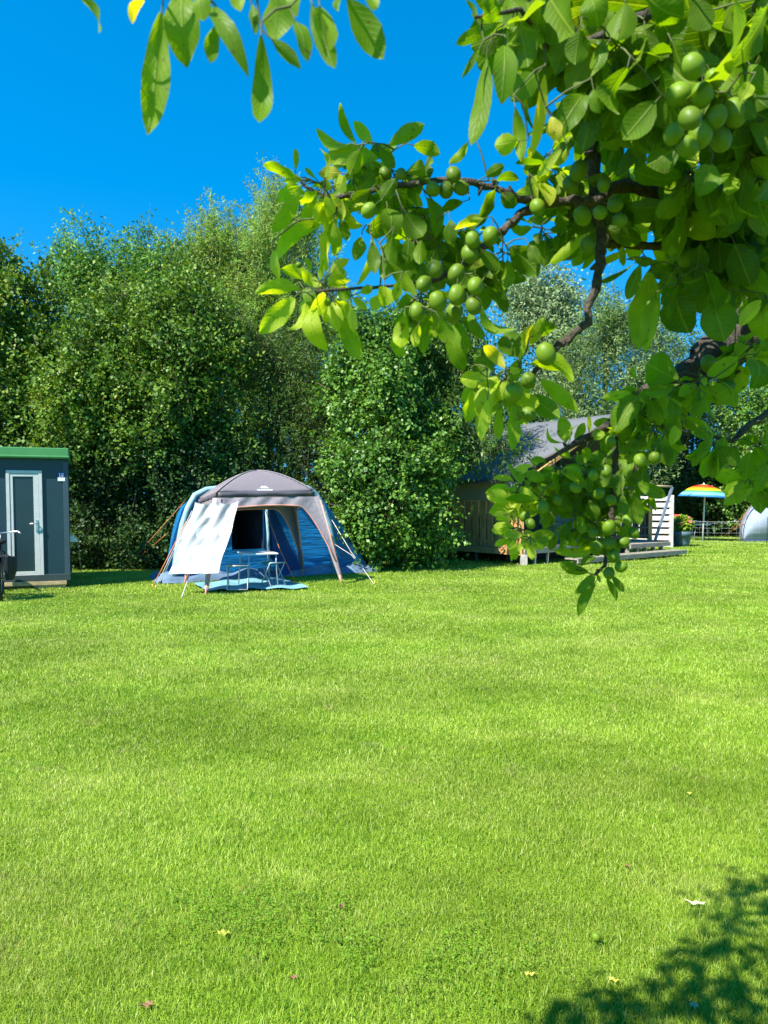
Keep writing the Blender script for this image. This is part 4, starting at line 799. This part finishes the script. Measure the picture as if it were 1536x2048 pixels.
# branches as centre lines: (px, py, distance, radius px)
BR = {
 'limb':   [(1750,500,1.55,60),(1640,560,1.50,56),(1536,640,1.42,50),(1460,690,1.38,44),(1400,725,1.34,30),(1330,770,1.30,16),(1270,800,1.25,11),(1225,842,1.20,9),(1180,872,1.16,8),(1120,905,1.13,5),(1060,940,1.12,3.5),(1040,985,1.12,3)],
 'fork':   [(1700,300,1.35,26),(1560,430,1.22,19),(1470,420,1.12,17),(1400,405,1.08,15),(1350,402,1.06,14),(1285,374,1.04,13),(1235,372,1.02,12),(1190,400,1.0,11),(1130,402,1.0,9),(1075,408,.99,8),(1040,395,.98,7),(985,375,.97,6),(935,362,.96,6),(870,362,.96,6),(800,370,.95,5.5),(720,388,.94,5),(660,398,.93,4),(610,372,.92,3),(590,350,.92,2)],
 'hook':   [(1182,190,1.02,6),(1184,270,1.02,9),(1186,340,1.02,13),(1192,400,1.02,13),(1203,470,1.02,12),(1200,530,1.01,10),(1182,600,1.0,8),(1176,645,1.0,8),(1150,668,1.0,7.5),(1115,692,1.0,8),(1075,730,1.0,5),(1045,780,1.0,4)],
 'spur':   [(1075,408,.99,8),(1040,430,.99,9),(1005,462,.98,8),(960,500,.97,6),(915,540,.96,5),(870,560,.95,4),(780,572,.94,3.2),(700,578,.93,3),(650,582,.92,3),(610,580,.92,2)],
 'twigs':  [(1620,440,1.3,15),(1540,470,1.2,12),(1470,488,1.12,9),(1400,478,1.08,8),(1330,492,1.06,9),(1260,490,1.04,8),(1200,488,1.03,7)],
 'overhead': [(1780,60,1.1,26),(1536,-60,.85,20),(1400,-20,.80,14),(1250,45,.78,9),(1180,85,.78,7),(1110,115,.78,5),(1040,20,.74,4),(950,35,.72,3)],
 'drooping': [(1250,812,1.22,7),(1232,880,1.18,6),(1228,950,1.16,6),(1224,1010,1.15,6),(1222,1080,1.15,5),(1210,1130,1.14,3.5),(1190,1150,1.14,2.5)],
 'low':    [(1700,700,1.7,12),(1560,810,1.5,8),(1500,850,1.45,6),(1465,880,1.42,5),(1400,868,1.40,3.5),(1350,860,1.38,2)],
 'leader': [(1300,-330,.62,16),(1000,-150,.58,10),(760,-75,.55,6),(560,-50,.54,5),(400,-45,.53,4),(250,-40,.52,3),(150,-50,.52,2)],
}
BL = {}
for k, pts in BR.items(): BL[k] = [(P(x, y, D), r_*D/F) for x, y, D, r_ in pts]
def wob(pts, amp=.25):
    out = []
    for i in range(len(pts)-1):
        (a, ra), (b_, rb_) = pts[i], pts[i+1]
        for q in range(4):
            f = q/4; p = a.lerp(b_, f); r_ = lerp(ra, rb_, f)*(1+random.uniform(-.14,.2)); out.append((p+Vector([random.gauss(0, amp*r_) for _ in range(3)]), r_))
    out.append(pts[-1]); return out
BW = {k: wob(v) for k, v in BL.items()}
tk = MB(); crotch = BL['limb'][0][0]
tk.tube([tree_base+Vector((0,0,-.1)), tree_base+Vector((.0,0,.25)), tree_base+Vector((.03,-.02,.8)), tree_base+Vector((.02,-.15,1.4)), crotch+Vector((.05,.05,-.12)), crotch+Vector((0,0,.35)), crotch+Vector((-.15,-.1,.9))], [.15,.12,.105,.10,.085,.06,.035], 14)
tk.tube([crotch+Vector((.02,.0,.2)), crotch+Vector((.3,-.5,.6)), crotch+Vector((.1,-1.0,1.1))], [.05,.04,.02], 10)
tk.tube([crotch+Vector((0,.0,.1)), crotch+Vector((.5,.4,.7)), crotch+Vector((.9,.7,1.3))], [.05,.04,.02], 10)
tk.tube([crotch+Vector((0,0,.33)), BL['fork'][0][0]], [.05,.026*.9], 10)
tk.build('trunk', PB, plum)
brobj = {}
for k, pts in BW.items():
    s_ = MB(); s_.tube([p for p, _ in pts], [r_ for _, r_ in pts], 9)
    if k in ('limb','fork','hook'):   # knobs and dead stubs
        for _ in range(10):
            p, r_ = random.choice(pts[4:]); q = Vector([random.gauss(0,1) for _ in range(3)]).normalized(); s_.tube([p+q*r_*.4, p+q*r_*1.25, p+q*(r_*1.4+.006)], [min(r_,.007)*.9, min(r_,.007)*.7, .0015], 6)
    if k == 'limb': s_.tube([BL['limb'][5][0], P(1450,770,1.3), P(1470,745,1.28), P(1480,742,1.27)], [.006,.006,.005,.002], 6)
    brobj[k] = s_.build('branch', PB, plum)
def attach(o, parent): o.parent = parent; return o
# every leaf: base, tip, width, tint (leaf colour, sunlight painted in as higher values)
LV = {k: [] for k in BR}; TW_ = {k: MB() for k in BR}; ANCH = {k: [] for k in BR}
def nearest(k, p):
    best = None
    for q, r_ in BW[k]:
        d = (q-p).length
        if best is None or d < best[0]: best = (d, q)
    return best
def leaf(k, b_, tp, w, tint, roll=None, bend=None, twig=True, fold=None):
    LV[k].append((b_, tp, w, tint, random.gauss(0, .55) if roll is None else roll, random.gauss(.05, .13) if bend is None else bend, random.uniform(.08,.5) if fold is None else fold))
    if twig: ANCH[k].append((b_, (tp-b_).normalized()))
def L2(k, D, rows):
    for r_ in rows:
        bx_, by_, tx_, ty_, w = r_[:5]; tint = r_[5] if len(r_) > 5 else random.uniform(.15,.6); Dl = D+random.gauss(0, .02)
        Ln = math.hypot(tx_-bx_, ty_-by_)*Dl/F
        leaf(k, P(bx_, by_, Dl), P(tx_, ty_, Dl+random.uniform(-.35,.35)*Ln), w*Dl/F, tint)
L2('fork', .93, [(711,287,678,207,20,.45),(700,286,633,264,30,.6),(745,289,708,243,24,.7),(779,290,846,252,34,.5),(757,317,651,322,44,.6),(682,346,638,346,26,.9),(591,354,527,322,30,.6),(591,340,592,294,13,.5),
 (604,359,567,361,18,.7),(630,356,611,335,10,.6),(609,369,561,380,22,.75),(600,378,543,463,32,.6),(635,382,600,408,30,.6),(650,405,633,440,28,.7),(646,442,545,520,42,.65),(548,500,562,560,22,.7),(651,455,646,541,30,.85),(668,445,666,512,28,.5),
 (760,330,716,380,42,.3),(805,350,868,345,46,.1),(828,291,880,305,30,.5),(792,357,762,402,32,.2),(838,356,812,395,26,.3),(775,417,783,480,48,.2),(812,425,845,475,50,.15),(852,395,876,472,34,.3),(682,440,693,480,28,.2),(800,480,760,500,12,.4),
 (690,350,640,395,30,.4),(720,300,700,350,34,.5),(740,380,700,420,34,.25),(700,400,680,440,30,.4),(760,300,790,335,28,.3),(662,380,640,360,22,.6),(862,300,850,340,30,.4),
 (990,380,965,435,44,.2),(1003,386,1032,412,30,.15),(972,352,1008,330,24,.3),(993,360,1037,356,24,.25),(925,404,880,420,24,.2),(886,450,894,480,24,.2),(935,285,898,327,20,.5)])
L2('spur', .92, [(625,559,561,538,30,.6),(601,577,512,580,34,.7),(588,596,521,666,42,.65),(612,604,581,663,26,.7),(608,578,634,620,28,.3),(630,611,650,702,44,.65),(678,628,721,719,40,.45),(703,617,707,663,20,.75),(690,570,688,603,28,.5),
 (706,596,732,617,16,.6),(656,572,690,562,20,.7),(662,545,697,518,22,.85),(740,465,723,568,22,.7),(722,475,712,520,28,.3),(745,485,750,545,28,.15),(785,470,768,562,36,.3),(768,573,768,612,42,.6),(778,525,832,590,28,.4),(640,560,648,520,14,.6),(620,545,612,515,12,.6),
 (808,632,800,697,36,.6),(862,632,845,708,36,.35),(838,650,830,695,22,.75),(843,480,839,530,28,.4),(817,478,815,525,30,.2),(937,540,984,512,14,.65),(966,438,907,457,22,.8),
 (1020,495,1078,548,56,.1),(1058,490,1078,525,25,.1),(1015,520,1010,580,30,.35),(975,575,1017,620,42,.1),(962,602,1028,664,38,.4),(938,625,970,678,24,.3),(905,650,930,740,42,.35),(880,640,905,690,36,.4),(760,590,745,620,26,.7),(720,585,745,575,20,.6),(900,440,905,490,34,.2),(870,500,855,545,36,.2),(960,500,1000,540,30,.15),(800,560,790,600,24,.5)])
L2('overhead', .74, [(973,116,952,297,44,.35),(1010,90,1005,200,50,.3),(1005,46,908,89,26,.35),(1000,5,963,35,40,.3),(954,37,935,0,12,.3),(958,98,926,153,14,.3),(1025,-20,1012,60,60,.4),(1040,55,1062,135,70,.2),(1140,0,1105,105,80,.35),(1075,147,1018,205,46,.3),
 (1090,150,1073,310,36,.9),(1100,235,1120,285,38,.85),(1035,283,988,292,42,.65),(1030,215,1044,325,28,.4),(1122,300,1078,348,22,.8),(1170,185,1115,270,54,.25),(1187,178,1197,226,26,.2),(1205,80,1190,145,38,.3),(1227,115,1200,220,48,.2),
 (1250,5,1235,85,62,.3),(1290,-10,1370,30,82,.3),(1315,30,1350,105,76,.2),(1345,85,1385,165,76,.15),(1290,60,1300,195,86,.1),(1255,135,1232,230,60,.2),(1310,205,1250,275,60,.3),(1360,290,1295,335,62,.1),(1470,0,1435,125,50,.45),(1536,10,1470,130,72,.3),(1400,50,1420,92,28,.3),(1500,165,1480,200,30,.7),(1470,198,1513,238,30,.1),(1160,60,1150,130,50,.25),(1080,20,1075,90,60,.3),(1385,0,1420,60,50,.2),(1180,-10,1195,60,60,.3),(1420,330,1400,390,56,.2),(1500,130,1536,190,40,.25)])
L2('fork', 1.02, [(1438,395,1295,460,62,.1),(1475,400,1440,475,52,.2),(1253,345,1243,425,30,.3),(1210,455,1280,480,36,.1),(1180,465,1097,530,24,.6),(1130,470,1110,500,30,.15),(1230,300,1215,350,34,.4),(1290,300,1270,345,30,.4)])
L2('twigs', 1.02, [(1262,498,1183,535,16,.6),(1268,527,1202,570,30,.15),(1244,493,1247,532,16,.5),(1270,520,1307,523,22,.2),(1300,545,1275,690,62,.45),(1310,595,1290,700,36,.6),(1280,530,1255,600,28,.3),(1365,565,1422,545,68,.1),(1350,590,1375,665,78,.05),(1410,545,1440,620,72,.05),(1425,600,1450,680,72,.2),
 (1470,490,1500,572,64,.05),(1440,480,1440,545,48,.1),(1358,570,1333,640,26,.1),(1300,520,1330,545,20,.2),(1400,490,1390,560,44,.15),(1530,500,1515,560,40,.3),(1345,545,1330,575,36,.15),(1520,600,1480,650,30,.75)])
L2('hook', .98, [(1060,729,1149,757,44,.55),(1082,760,1156,823,32,.6),(1040,722,1062,650,26,.85),(1060,690,1087,635,30,.5),(1072,670,1112,655,38,.3),(1032,715,1010,665,52,.15),(1010,736,968,690,26,.9),(985,740,950,700,38,.2),(960,745,922,765,42,.65),(945,780,935,845,38,.6),(1002,757,968,857,46,.65),(998,754,955,777,22,.7),
 (960,815,958,873,22,.6),(1000,820,995,880,22,.5),(1025,808,1027,900,32,.45),(1060,793,1118,834,42,.3),(975,800,965,880,24,.75),(1035,800,1050,850,34,.4),(1015,760,1000,800,24,.7),(1040,745,1020,735,16,.8),(950,730,975,760,34,.2)])
L2('drooping', 1.13, [(1190,1167,1155,1230,22,.2),(1188,1148,1152,1187,22,.2),(1214,1158,1235,1199,20,.2),(1224,1152,1248,1184,16,.2),(1176,1145,1121,1123,38,.2),(1162,1132,1190,1113,16,.2),(1190,1095,1108,1102,24,.5),(1196,1150,1200,1165,8,.5),(1245,990,1247,1040,22,.25),(1265,990,1278,1048,36,.2),(1178,1000,1195,1040,30,.1),(1205,900,1190,935,34,.3),(1240,940,1235,990,24,.3),(1250,1050,1262,1075,26,.3),(1180,1085,1200,1110,22,.3)])
L2('limb', 1.13, [(1108,1066,1056,1085,32,.4),(1042,1066,1062,1110,22,.6),(1025,1072,1025,1122,14,.65),(1025,1040,990,1037,13,.7),(1030,1060,992,1052,18,.75),(1015,1010,986,975,30,.75),(1068,1000,1010,995,28,.35),(1070,985,1012,927,15,.5),(1092,925,1060,920,24,.5),(1132,885,1125,835,36,.6),(1124,885,1092,858,17,.6),(1178,865,1178,828,10,.7),
 (1310,905,1358,905,24,.35),(1275,965,1332,995,28,.3),(1290,930,1282,985,44,.2),(1250,810,1228,862,42,.3),(1275,835,1258,882,32,.4),(1355,760,1290,725,66,.3),(1275,790,1228,860,52,.3),(1345,775,1290,790,32,.4),(1262,785,1202,795,20,.75),(1272,757,1264,733,16,.65),(1150,880,1170,845,20,.6),(1140,880,1155,850,18,.7),(1190,880,1205,860,26,.5),
 (1510,720,1508,775,74,.15),(1405,800,1385,835,22,.3),(1462,790,1470,815,18,.4),(1300,800,1320,850,34,.4),(1340,800,1335,860,30,.3),(1350,850,1345,890,24,.65),(1330,890,1345,930,28,.3),(1520,700,1536,680,30,.3),(1020,1005,1050,1035,26,.7),(1075,1005,1040,970,24,.7),(1030,950,1060,970,20,.75),(1090,960,1050,945,26,.5)])
L2('low', 1.38, [(1430,863,1393,918,28,.3),(1450,875,1437,940,44,.3),(1478,880,1515,882,30,.2),(1505,975,1470,1005,26,.4),(1510,895,1536,940,40,.3),(1500,905,1490,960,36,.3),(1530,850,1536,900,30,.3),(1536,930,1510,985,34,.3)])
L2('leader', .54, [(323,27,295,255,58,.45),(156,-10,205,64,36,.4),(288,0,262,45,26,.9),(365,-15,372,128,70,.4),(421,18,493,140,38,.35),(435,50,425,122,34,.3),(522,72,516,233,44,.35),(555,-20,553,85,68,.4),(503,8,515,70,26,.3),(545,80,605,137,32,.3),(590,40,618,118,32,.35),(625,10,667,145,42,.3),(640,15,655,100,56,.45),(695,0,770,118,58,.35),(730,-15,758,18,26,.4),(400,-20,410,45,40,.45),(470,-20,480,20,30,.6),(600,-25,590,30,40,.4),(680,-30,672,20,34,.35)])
def fill(k, cx_, cy_, rx_, ry_, D, dD, n, Ln, tint=(.1,.5), mean=90, sp_=60):
    for _ in range(int(n*1.35)):
        a = random.random()*6.283; q = math.sqrt(random.random()); x = cx_+rx_*q*math.cos(a); y = cy_+ry_*q*math.sin(a); Ds = D+random.uniform(-dD, dD); s0 = P(x, y, Ds)
        ANCH[k].append((s0, Vector((0,-.2,-.5))))
        for j in range(random.randint(4, 7)):
            an = R(random.gauss(mean, sp_)); l = Ln*random.uniform(.55,1.15)*D/F; dr = Vector((math.cos(an), random.gauss(0,.55), -math.sin(an))).normalized()
            b_ = s0+dr*.012; TW_[k].tube([s0, b_], .0009, 4, False)
            leaf(k, b_, b_+dr*l, l*random.uniform(.46,.68), random.uniform(*tint), roll=random.gauss(0,.9), twig=False)
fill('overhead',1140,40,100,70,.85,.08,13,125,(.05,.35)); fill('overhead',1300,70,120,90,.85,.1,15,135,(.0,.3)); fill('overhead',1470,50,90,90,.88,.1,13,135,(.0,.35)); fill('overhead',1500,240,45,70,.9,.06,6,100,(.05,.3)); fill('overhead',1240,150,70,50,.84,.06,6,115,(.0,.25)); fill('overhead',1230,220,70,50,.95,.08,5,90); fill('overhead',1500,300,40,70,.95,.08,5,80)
fill('fork',1300,370,150,60,1.12,.08,12,75,(.15,.65)); fill('fork',1420,430,90,70,1.1,.1,8,85,(.1,.5)); fill('fork',1110,340,60,50,1.05,.05,6,66,(.2,.7)); fill('fork',1130,440,60,40,1.05,.05,5,60,(.1,.4))
fill('fork',770,340,70,38,.99,.05,8,55,(.2,.6)); fill('fork',840,420,60,40,1.0,.05,5,60,(.1,.4)); fill('fork',650,395,30,30,.95,.04,4,55,(.5,.8)); fill('fork',1500,360,60,60,1.2,.1,6,70,(.3,.7))
fill('spur',880,480,70,35,1.02,.05,6,60,(.05,.35)); fill('spur',960,520,50,40,1.02,.05,5,60,(.05,.3)); fill('spur',880,610,60,30,1.02,.04,4,70,(.2,.5)); fill('spur',650,580,30,15,.95,.03,2,55,(.6,.8))
fill('hook',1010,770,40,35,1.04,.04,5,52,(.4,.7)); fill('hook',1190,430,50,50,1.08,.05,5,60,(.1,.5))
fill('limb',1500,590,40,30,1.2,.05,4,75,(.2,.6)); fill('limb',1400,775,50,20,1.2,.04,3,60,(.3,.6))
fill('twigs',1420,520,80,40,1.12,.06,6,75,(.05,.3)); fill('twigs',1505,530,40,50,1.1,.06,4,70,(.1,.4))
fill('twigs',1480,440,60,40,1.08,.05,5,90,(.0,.25)); fill('fork',1390,350,80,35,1.0,.05,6,85,(.05,.4)); fill('limb',1320,800,70,35,1.22,.06,7,66,(.2,.5)); fill('limb',1270,860,50,40,1.2,.05,5,60,(.2,.5)); fill('limb',1130,930,60,25,1.18,.04,6,46,(.4,.75)); fill('limb',1060,990,35,35,1.16,.04,6,42,(.5,.8)); fill('limb',1050,1060,25,20,1.14,.03,3,36,(.5,.8)); fill('limb',1500,690,30,40,1.3,.05,3,70,(.3,.6))
fill('drooping',1120,990,60,40,1.19,.04,7,50,(.15,.45)); fill('drooping',1200,960,60,45,1.19,.04,8,50,(.1,.35)); fill('drooping',1130,1050,50,25,1.18,.03,4,46,(.2,.5)); fill('drooping',1255,1000,25,35,1.18,.03,3,46,(.1,.35)); fill('drooping',1215,1050,25,35,1.17,.03,3,36,(.1,.3))
fill('low',1510,930,30,40,1.5,.08,4,60,(.2,.5)); fill('low',1440,880,20,12,1.42,.04,1,50)
# farther leaves of the same tree, sunlight painted in by a yellower tint
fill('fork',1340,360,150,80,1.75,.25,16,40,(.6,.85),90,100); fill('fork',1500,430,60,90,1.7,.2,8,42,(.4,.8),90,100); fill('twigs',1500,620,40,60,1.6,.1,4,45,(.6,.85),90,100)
# crown above and beside the picture (it throws the shade on the lawn, lower right)
CT = []
def cloud(n, c, s, tint=(.1,.5)):
    for _ in range(n):
        p = Vector(c)+Vector([random.gauss(0,1)*q for q in s]); d = Vector((random.gauss(0,.7), random.gauss(0,.7), -.5-random.random()*.5)).normalized(); l = random.uniform(.05,.085)
        r_ = p-Vector((0,0,HC)); dep = r_.dot(cf)
        if dep > .05 and abs(F*r_.x/dep) < 800 and abs(CY-F*r_.dot(cu)/dep-1024) < 1075: continue
        LV['overhead'].append((p, p+d*l, l*.52, random.uniform(*tint), random.gauss(0,1), .05, .2))
SHB = []   # tufts placed so that their shade lands where the photograph shows it
def shade_tuft(px, py, z, n, s):
    n = int(n*.6); s *= .92
    gp = G(px, py); k_ = z/sunv.z; c = gp+sunv*k_; SHB.append(c); cloud(n, c, (s, s, s*.5))
for (px, py, z, n, s) in ((1480,1790,3.0,60,.09),(1530,1760,3.1,50,.08),(1440,1830,2.95,26,.05),(1530,1850,3.0,70,.10),(1450,1900,2.9,70,.09),(1380,1930,2.85,26,.05),(1530,1930,3.0,70,.10),(1480,1990,2.9,90,.10),(1400,2010,2.85,70,.08),(1300,2020,2.8,60,.07),(1220,2000,2.75,40,.05),(1150,2030,2.75,45,.06),(1250,2060,2.7,70,.09),(1120,2090,2.7,60,.08),(1400,2100,2.8,110,.12),(1560,2050,2.9,110,.12),(1620,1850,3.0,120,.15),(1650,1980,3.0,120,.15)):
    shade_tuft(px, py, z, n, s)
s_ = MB(); cr = crotch+Vector((-.15,-.1,.9)); e1 = SHB[0]; s_.tube([cr, cr.lerp(e1,.5)+Vector((0,0,.25)), e1, SHB[4], SHB[7], SHB[9], SHB[13]], [.03,.02,.014,.01,.008,.006,.003], 7)
for c in SHB: d = min((SHB[0], SHB[4], SHB[7], SHB[9]), key=lambda q: (q-c).length); s_.tube([d, c], [.004,.002], 5)
upper = s_.build('branch', PB, plum)
cloud(500, (1.0,.55,2.9), (.35,.3,.25)); cloud(400, (.75,.1,2.75), (.3,.25,.2)); cloud(500, (1.9,1.2,2.9), (.5,.5,.35)); cloud(500, (2.3,2.3,2.6), (.5,.5,.5)); cloud(250, (1.5,.4,2.4), (.25,.3,.3)); cloud(500,(1.6,2.6,3.4),(.5,.5,.3))
def build_leaves(k):
    rows = LV[k]; nvv, nuu = 10, 4; V = []; Qd = []; UVs = []; TN = []; o = 0
    for (b_, tp, w, tint, roll, bend, fold) in rows:
        a = tp-b_; Ln = a.length; an = a/Ln; mid = (b_+tp)/2; tocam = (Vector((0,0,HC))-mid).normalized(); s = an.cross(tocam)
        if s.length < .05: s = an.cross(Vector((0,0,1)))
        s.normalize(); nrm = s.cross(an).normalized()
        if nrm.z < 0: nrm = -nrm
        cr_, sr_ = math.cos(roll), math.sin(roll); s2 = s*cr_+nrm*sr_; n2 = nrm*cr_-s*sr_
        ph = random.random()*6; wv = random.uniform(.0,.10)*w; tw = random.gauss(0,.35); sharp = random.uniform(.75,1.1)
        for j in range(nvv+1):
            v = j/nvv; wf = (math.sin(math.pi*min(1, v**(.92+.22*sharp)*.985+.012)))**.62*(1 if v < .95 else .8); ww = w/2*wf
            ct_, st_ = math.cos(tw*(v-.3)), math.sin(tw*(v-.3)); sj = s2*ct_+n2*st_; nj = n2*ct_-s2*st_
            cen_ = b_+a*v+n2*(bend*Ln*math.sin(math.pi*v)*1.1)-n2*(.10*Ln*v**3)
            for i in range(nuu+1):
                u = i/nuu*2-1; e = ww*u*(1+(random.uniform(-.05,.05) if abs(u) == 1 else 0)); p = cen_+sj*e*(1-.15*fold*abs(u))+nj*(fold*abs(e)*.9+wv*math.sin(v*11+ph+u*2)*u*u)
                V.append((p.x-tree_base.x, p.y-tree_base.y, p.z)); UVs.append((.5+.5*u*wf*.9, v)); TN.append(tint)
        for j in range(nvv):
            for i in range(nuu): q = o+j*(nuu+1)+i; Qd.append((q, q+1, q+nuu+2, q+nuu+1))
        o += (nvv+1)*(nuu+1)
    ob = np_mesh('foliage', V, Qd, None, PLEAF, None, True, UVs); at_ = ob.data.attributes.new('tint', 'FLOAT', 'POINT'); at_.data.foreach_set('value', np.array(TN, dtype=np.float32)); return ob
def grow_twigs(k):
    # every leaf base joins the nearest wood already there, the ones closest to the branch first
    nodes = [q for p, q in zip([0]*0, [])]; pts = []
    for i in range(len(BW[k])-1):
        for f in (0, .33, .66): pts.append(BW[k][i][0].lerp(BW[k][i+1][0], f))
    pts.append(BW[k][-1][0]); nb_ = len(pts); A_ = [(nearest(k, b_)[0], b_, d) for b_, d in ANCH[k]]; A_.sort(key=lambda q: q[0])
    arr = np.array([tuple(p) for p in pts])
    for d0_, b_, d in A_:
        s0 = b_-d*.010; dd = np.linalg.norm(arr-np.array(s0), axis=1); j_ = int(dd.argmin()); q = Vector(arr[j_]); L_ = dd[j_]
        mid = s0.lerp(q, .5)+Vector((random.gauss(0,.06), random.gauss(0,.06), .10+random.gauss(0,.05)))*L_
        TW_[k].tube([b_, s0, mid, q], [.0006,.0007,.0009,.0011], 5, False)
        arr = np.vstack([arr, np.array([tuple(s0), tuple(mid)])])
for k in BR: grow_twigs(k)
for k in BR:
    if not LV[k]: continue
    ob = build_leaves(k); par_ = brobj[k]; ob.parent = par_; ob.location = tree_base    # branch meshes hold world coordinates under the tree's inverse
    o = TW_[k].build('twigs', TWIG); o.parent = par_
# plums: fruit and short stalk, one mesh each
me0 = bpy.data.meshes.new('plum'); bm = bmesh.new(); bmesh.ops.create_uvsphere(bm, u_segments=20, v_segments=14, radius=1)
for v in bm.verts:
    a = math.atan2(v.co.y, v.co.x); gr = 1-.07*math.exp(-(a/.22)**2)*math.sqrt(max(0, 1-v.co.z**2)); v.co.x *= gr*.95; v.co.y *= gr*.95; v.co.z = v.co.z*1.06-.10*math.exp(-((v.co.x**2+v.co.y**2)/.05))*(v.co.z > 0)
for f in bm.faces: f.smooth = True
nf = len(bm.faces); st = bmesh.ops.create_cone(bm, segments=6, radius1=.055, radius2=.045, depth=.9, cap_ends=True)
for v in st['verts']: v.co.z += 1.3
for f in bm.faces:
    if any(v in st['verts'] for v in f.verts): f.material_index = 1
bm.to_mesh(me0); bm.free(); me0.materials.append(SKIN); me0.materials.append(TWIG)
PL = {
 'fork': (.92, [(771,346,15),(802,348,13),(738,421,16),(907,349,17),(892,380,18),(922,376,17),(866,378,16),(1075,414,18),(1158,342,20),(1141,370,17),(1200,425,15),(1165,432,19),(1207,370,14),(1175,490,16),(1230,410,16),(1240,440,15)]),
 'spur': (.88, [(848,568,17),(870,538,19),(913,547,19.5),(951,572,20.5),(913,590,20),(875,603,20),(834,623,19),(908,625,21),(947,612,18),(940,508,20),(945,480,16),(981,472,19),(655,605,8),(598,530,8)]),
 'overhead': (.71, [(1357,190,27),(1404,190,25),(1380,237,26),(1434,233,23),(1470,225,26),(1347,268,22),(1400,270,27),(1375,293,23),(1440,277,26),(1428,158,21),(1385,133,25)]),
 'hook': (.93, [(1057,761,19),(1027,785,22),(1092,708,22),(1057,828,16)]),
 'twigs': (1.04, [(1372,515,20),(1527,560,15),(1205,505,10)]),
 'drooping': (1.085, [(1188,950,12),(1213,942,13),(1198,987,13),(1151,976,12),(1218,1055,16),(1187,1066,12),(1268,1066,12.5),(1247,1084,14),(1218,1086,14),(1197,1091,12),(1227,1112,16),(1242,1133,13.5),(1218,1146,13),(1222,1000,12),(1255,1040,12)]),
 'limb': (1.085, [(1221,884,12.5),(1280,920,14),(1309,916,14),(1049,1033,12.5),(1061,1047,11),(1086,1014,14),(1418,728,18),(1458,773,15),(1440,785,13),(1378,847,14),(1527,688,14),(1115,1000,12)]),
}
for k, (D, rows) in PL.items():
    for (px, py, rp) in rows:
        Dl = D+random.uniform(-.03,.035)+(.18 if (k == 'limb' and px > 1350) else 0)
        o = bpy.data.objects.new('plum', me0); COL.objects.link(o); o.location = P(px, py, Dl); s = rp*Dl/F*.92*random.uniform(.93,1.03); o.scale = (s*random.uniform(.94,1.02), s, s*random.uniform(1.0,1.12)); o.rotation_euler = (random.gauss(0,.5), random.gauss(0,.5), random.random()*6.28); o.parent = brobj[k]

# ================================================================== FALLEN LEAVES on the lawn
DRYL = leafmat('dry_leaf', [(.2, (.16,.08,.04)), (.8, (.28,.16,.08))], trans=.2, pos_scale=9); YELL = leafmat('yellow_leaf', [(.2, (.32,.36,.04)), (.8, (.42,.42,.07))], trans=.2, pos_scale=9); PALEL = leafmat('pale_leaf', [(.2, (.42,.42,.22)), (.8, (.55,.50,.36))], trans=.2, pos_scale=9)
def fallen(px, py, Ln, wd, ang, m_, label, curl=.3):
    Ln *= .85; wd *= .8; c = G(px, py, .03); s_ = MB()
    def fn(u, v):
        wf = math.sin(math.pi*min(1, v*.97+.02))**.8; x = (v-.5)*Ln; y = (u-.5)*wd*wf; z = .022+curl*Ln*(v-.5)**2*1.2+.12*abs(u-.5)*wd*wf+.004*math.sin(v*12+u*7)
        return Vector((c.x+x*math.cos(ang)-y*math.sin(ang), c.y+x*math.sin(ang)+y*math.cos(ang), z))
    s_.grid(fn, 6, 10); s_.tube([fn(.5,0), fn(.5,0)+Vector((-math.cos(ang)*.012, -math.sin(ang)*.012, .003))], .001, 4); o = s_.build('fallen_leaf', m_); tag(o, label, 'leaf', 'fallen leaves on the lawn')
fallen(447,1862,.055,.040,2.9,YELL,'yellow green fallen leaf lying alone at the lower left of the lawn')
fallen(685,1809,.040,.030,1.2,DRYL,'crumpled brown leaf near the middle of the lawn, above the clover')
fallen(295,2004,.045,.032,.4,DRYL,'brown curled leaf closest to the bottom left corner')
fallen(588,1950,.030,.022,.2,DRYL,'small tan leaf on the dark clover patch')
fallen(1060,1943,.040,.022,3.0,YELL,'thin yellow leaf at bottom centre, right of the clover')
fallen(1228,1955,.042,.022,2.6,YELL,'orange yellow leaf just above the tree shade on the lawn')
fallen(1255,1728,.032,.026,.8,DRYL,'small rust red leaf on the sunny grass left of the tree shade')
fallen(1390,1802,.085,.030,-.25,PALEL,'long pale paddle shaped leaf beside the edge of the tree shade')
fallen(1388,2006,.035,.032,1.4,PALEL,'whitish leaf lying inside the tree shade')
fallen(996,1735,.030,.012,1.5,DRYL,'narrow brown leaf standing in the grass at mid lawn')
fallen(1378,1584,.040,.028,.3,YELL,'tiny yellow leaf far out on the right of the lawn, the farther but one')
fallen(1447,1423,.045,.030,.3,YELL,'tiny yellow leaf farthest out on the right of the lawn')
c = G(1192,1873,.04); o = bpy.data.objects.new('fallen_plum', me0); COL.objects.link(o); o.location = c; o.scale = (.016,.016,.016); o.rotation_euler = (1.9,.4,1); tag(o, 'pale green unripe plum lying in the grass', 'plum')
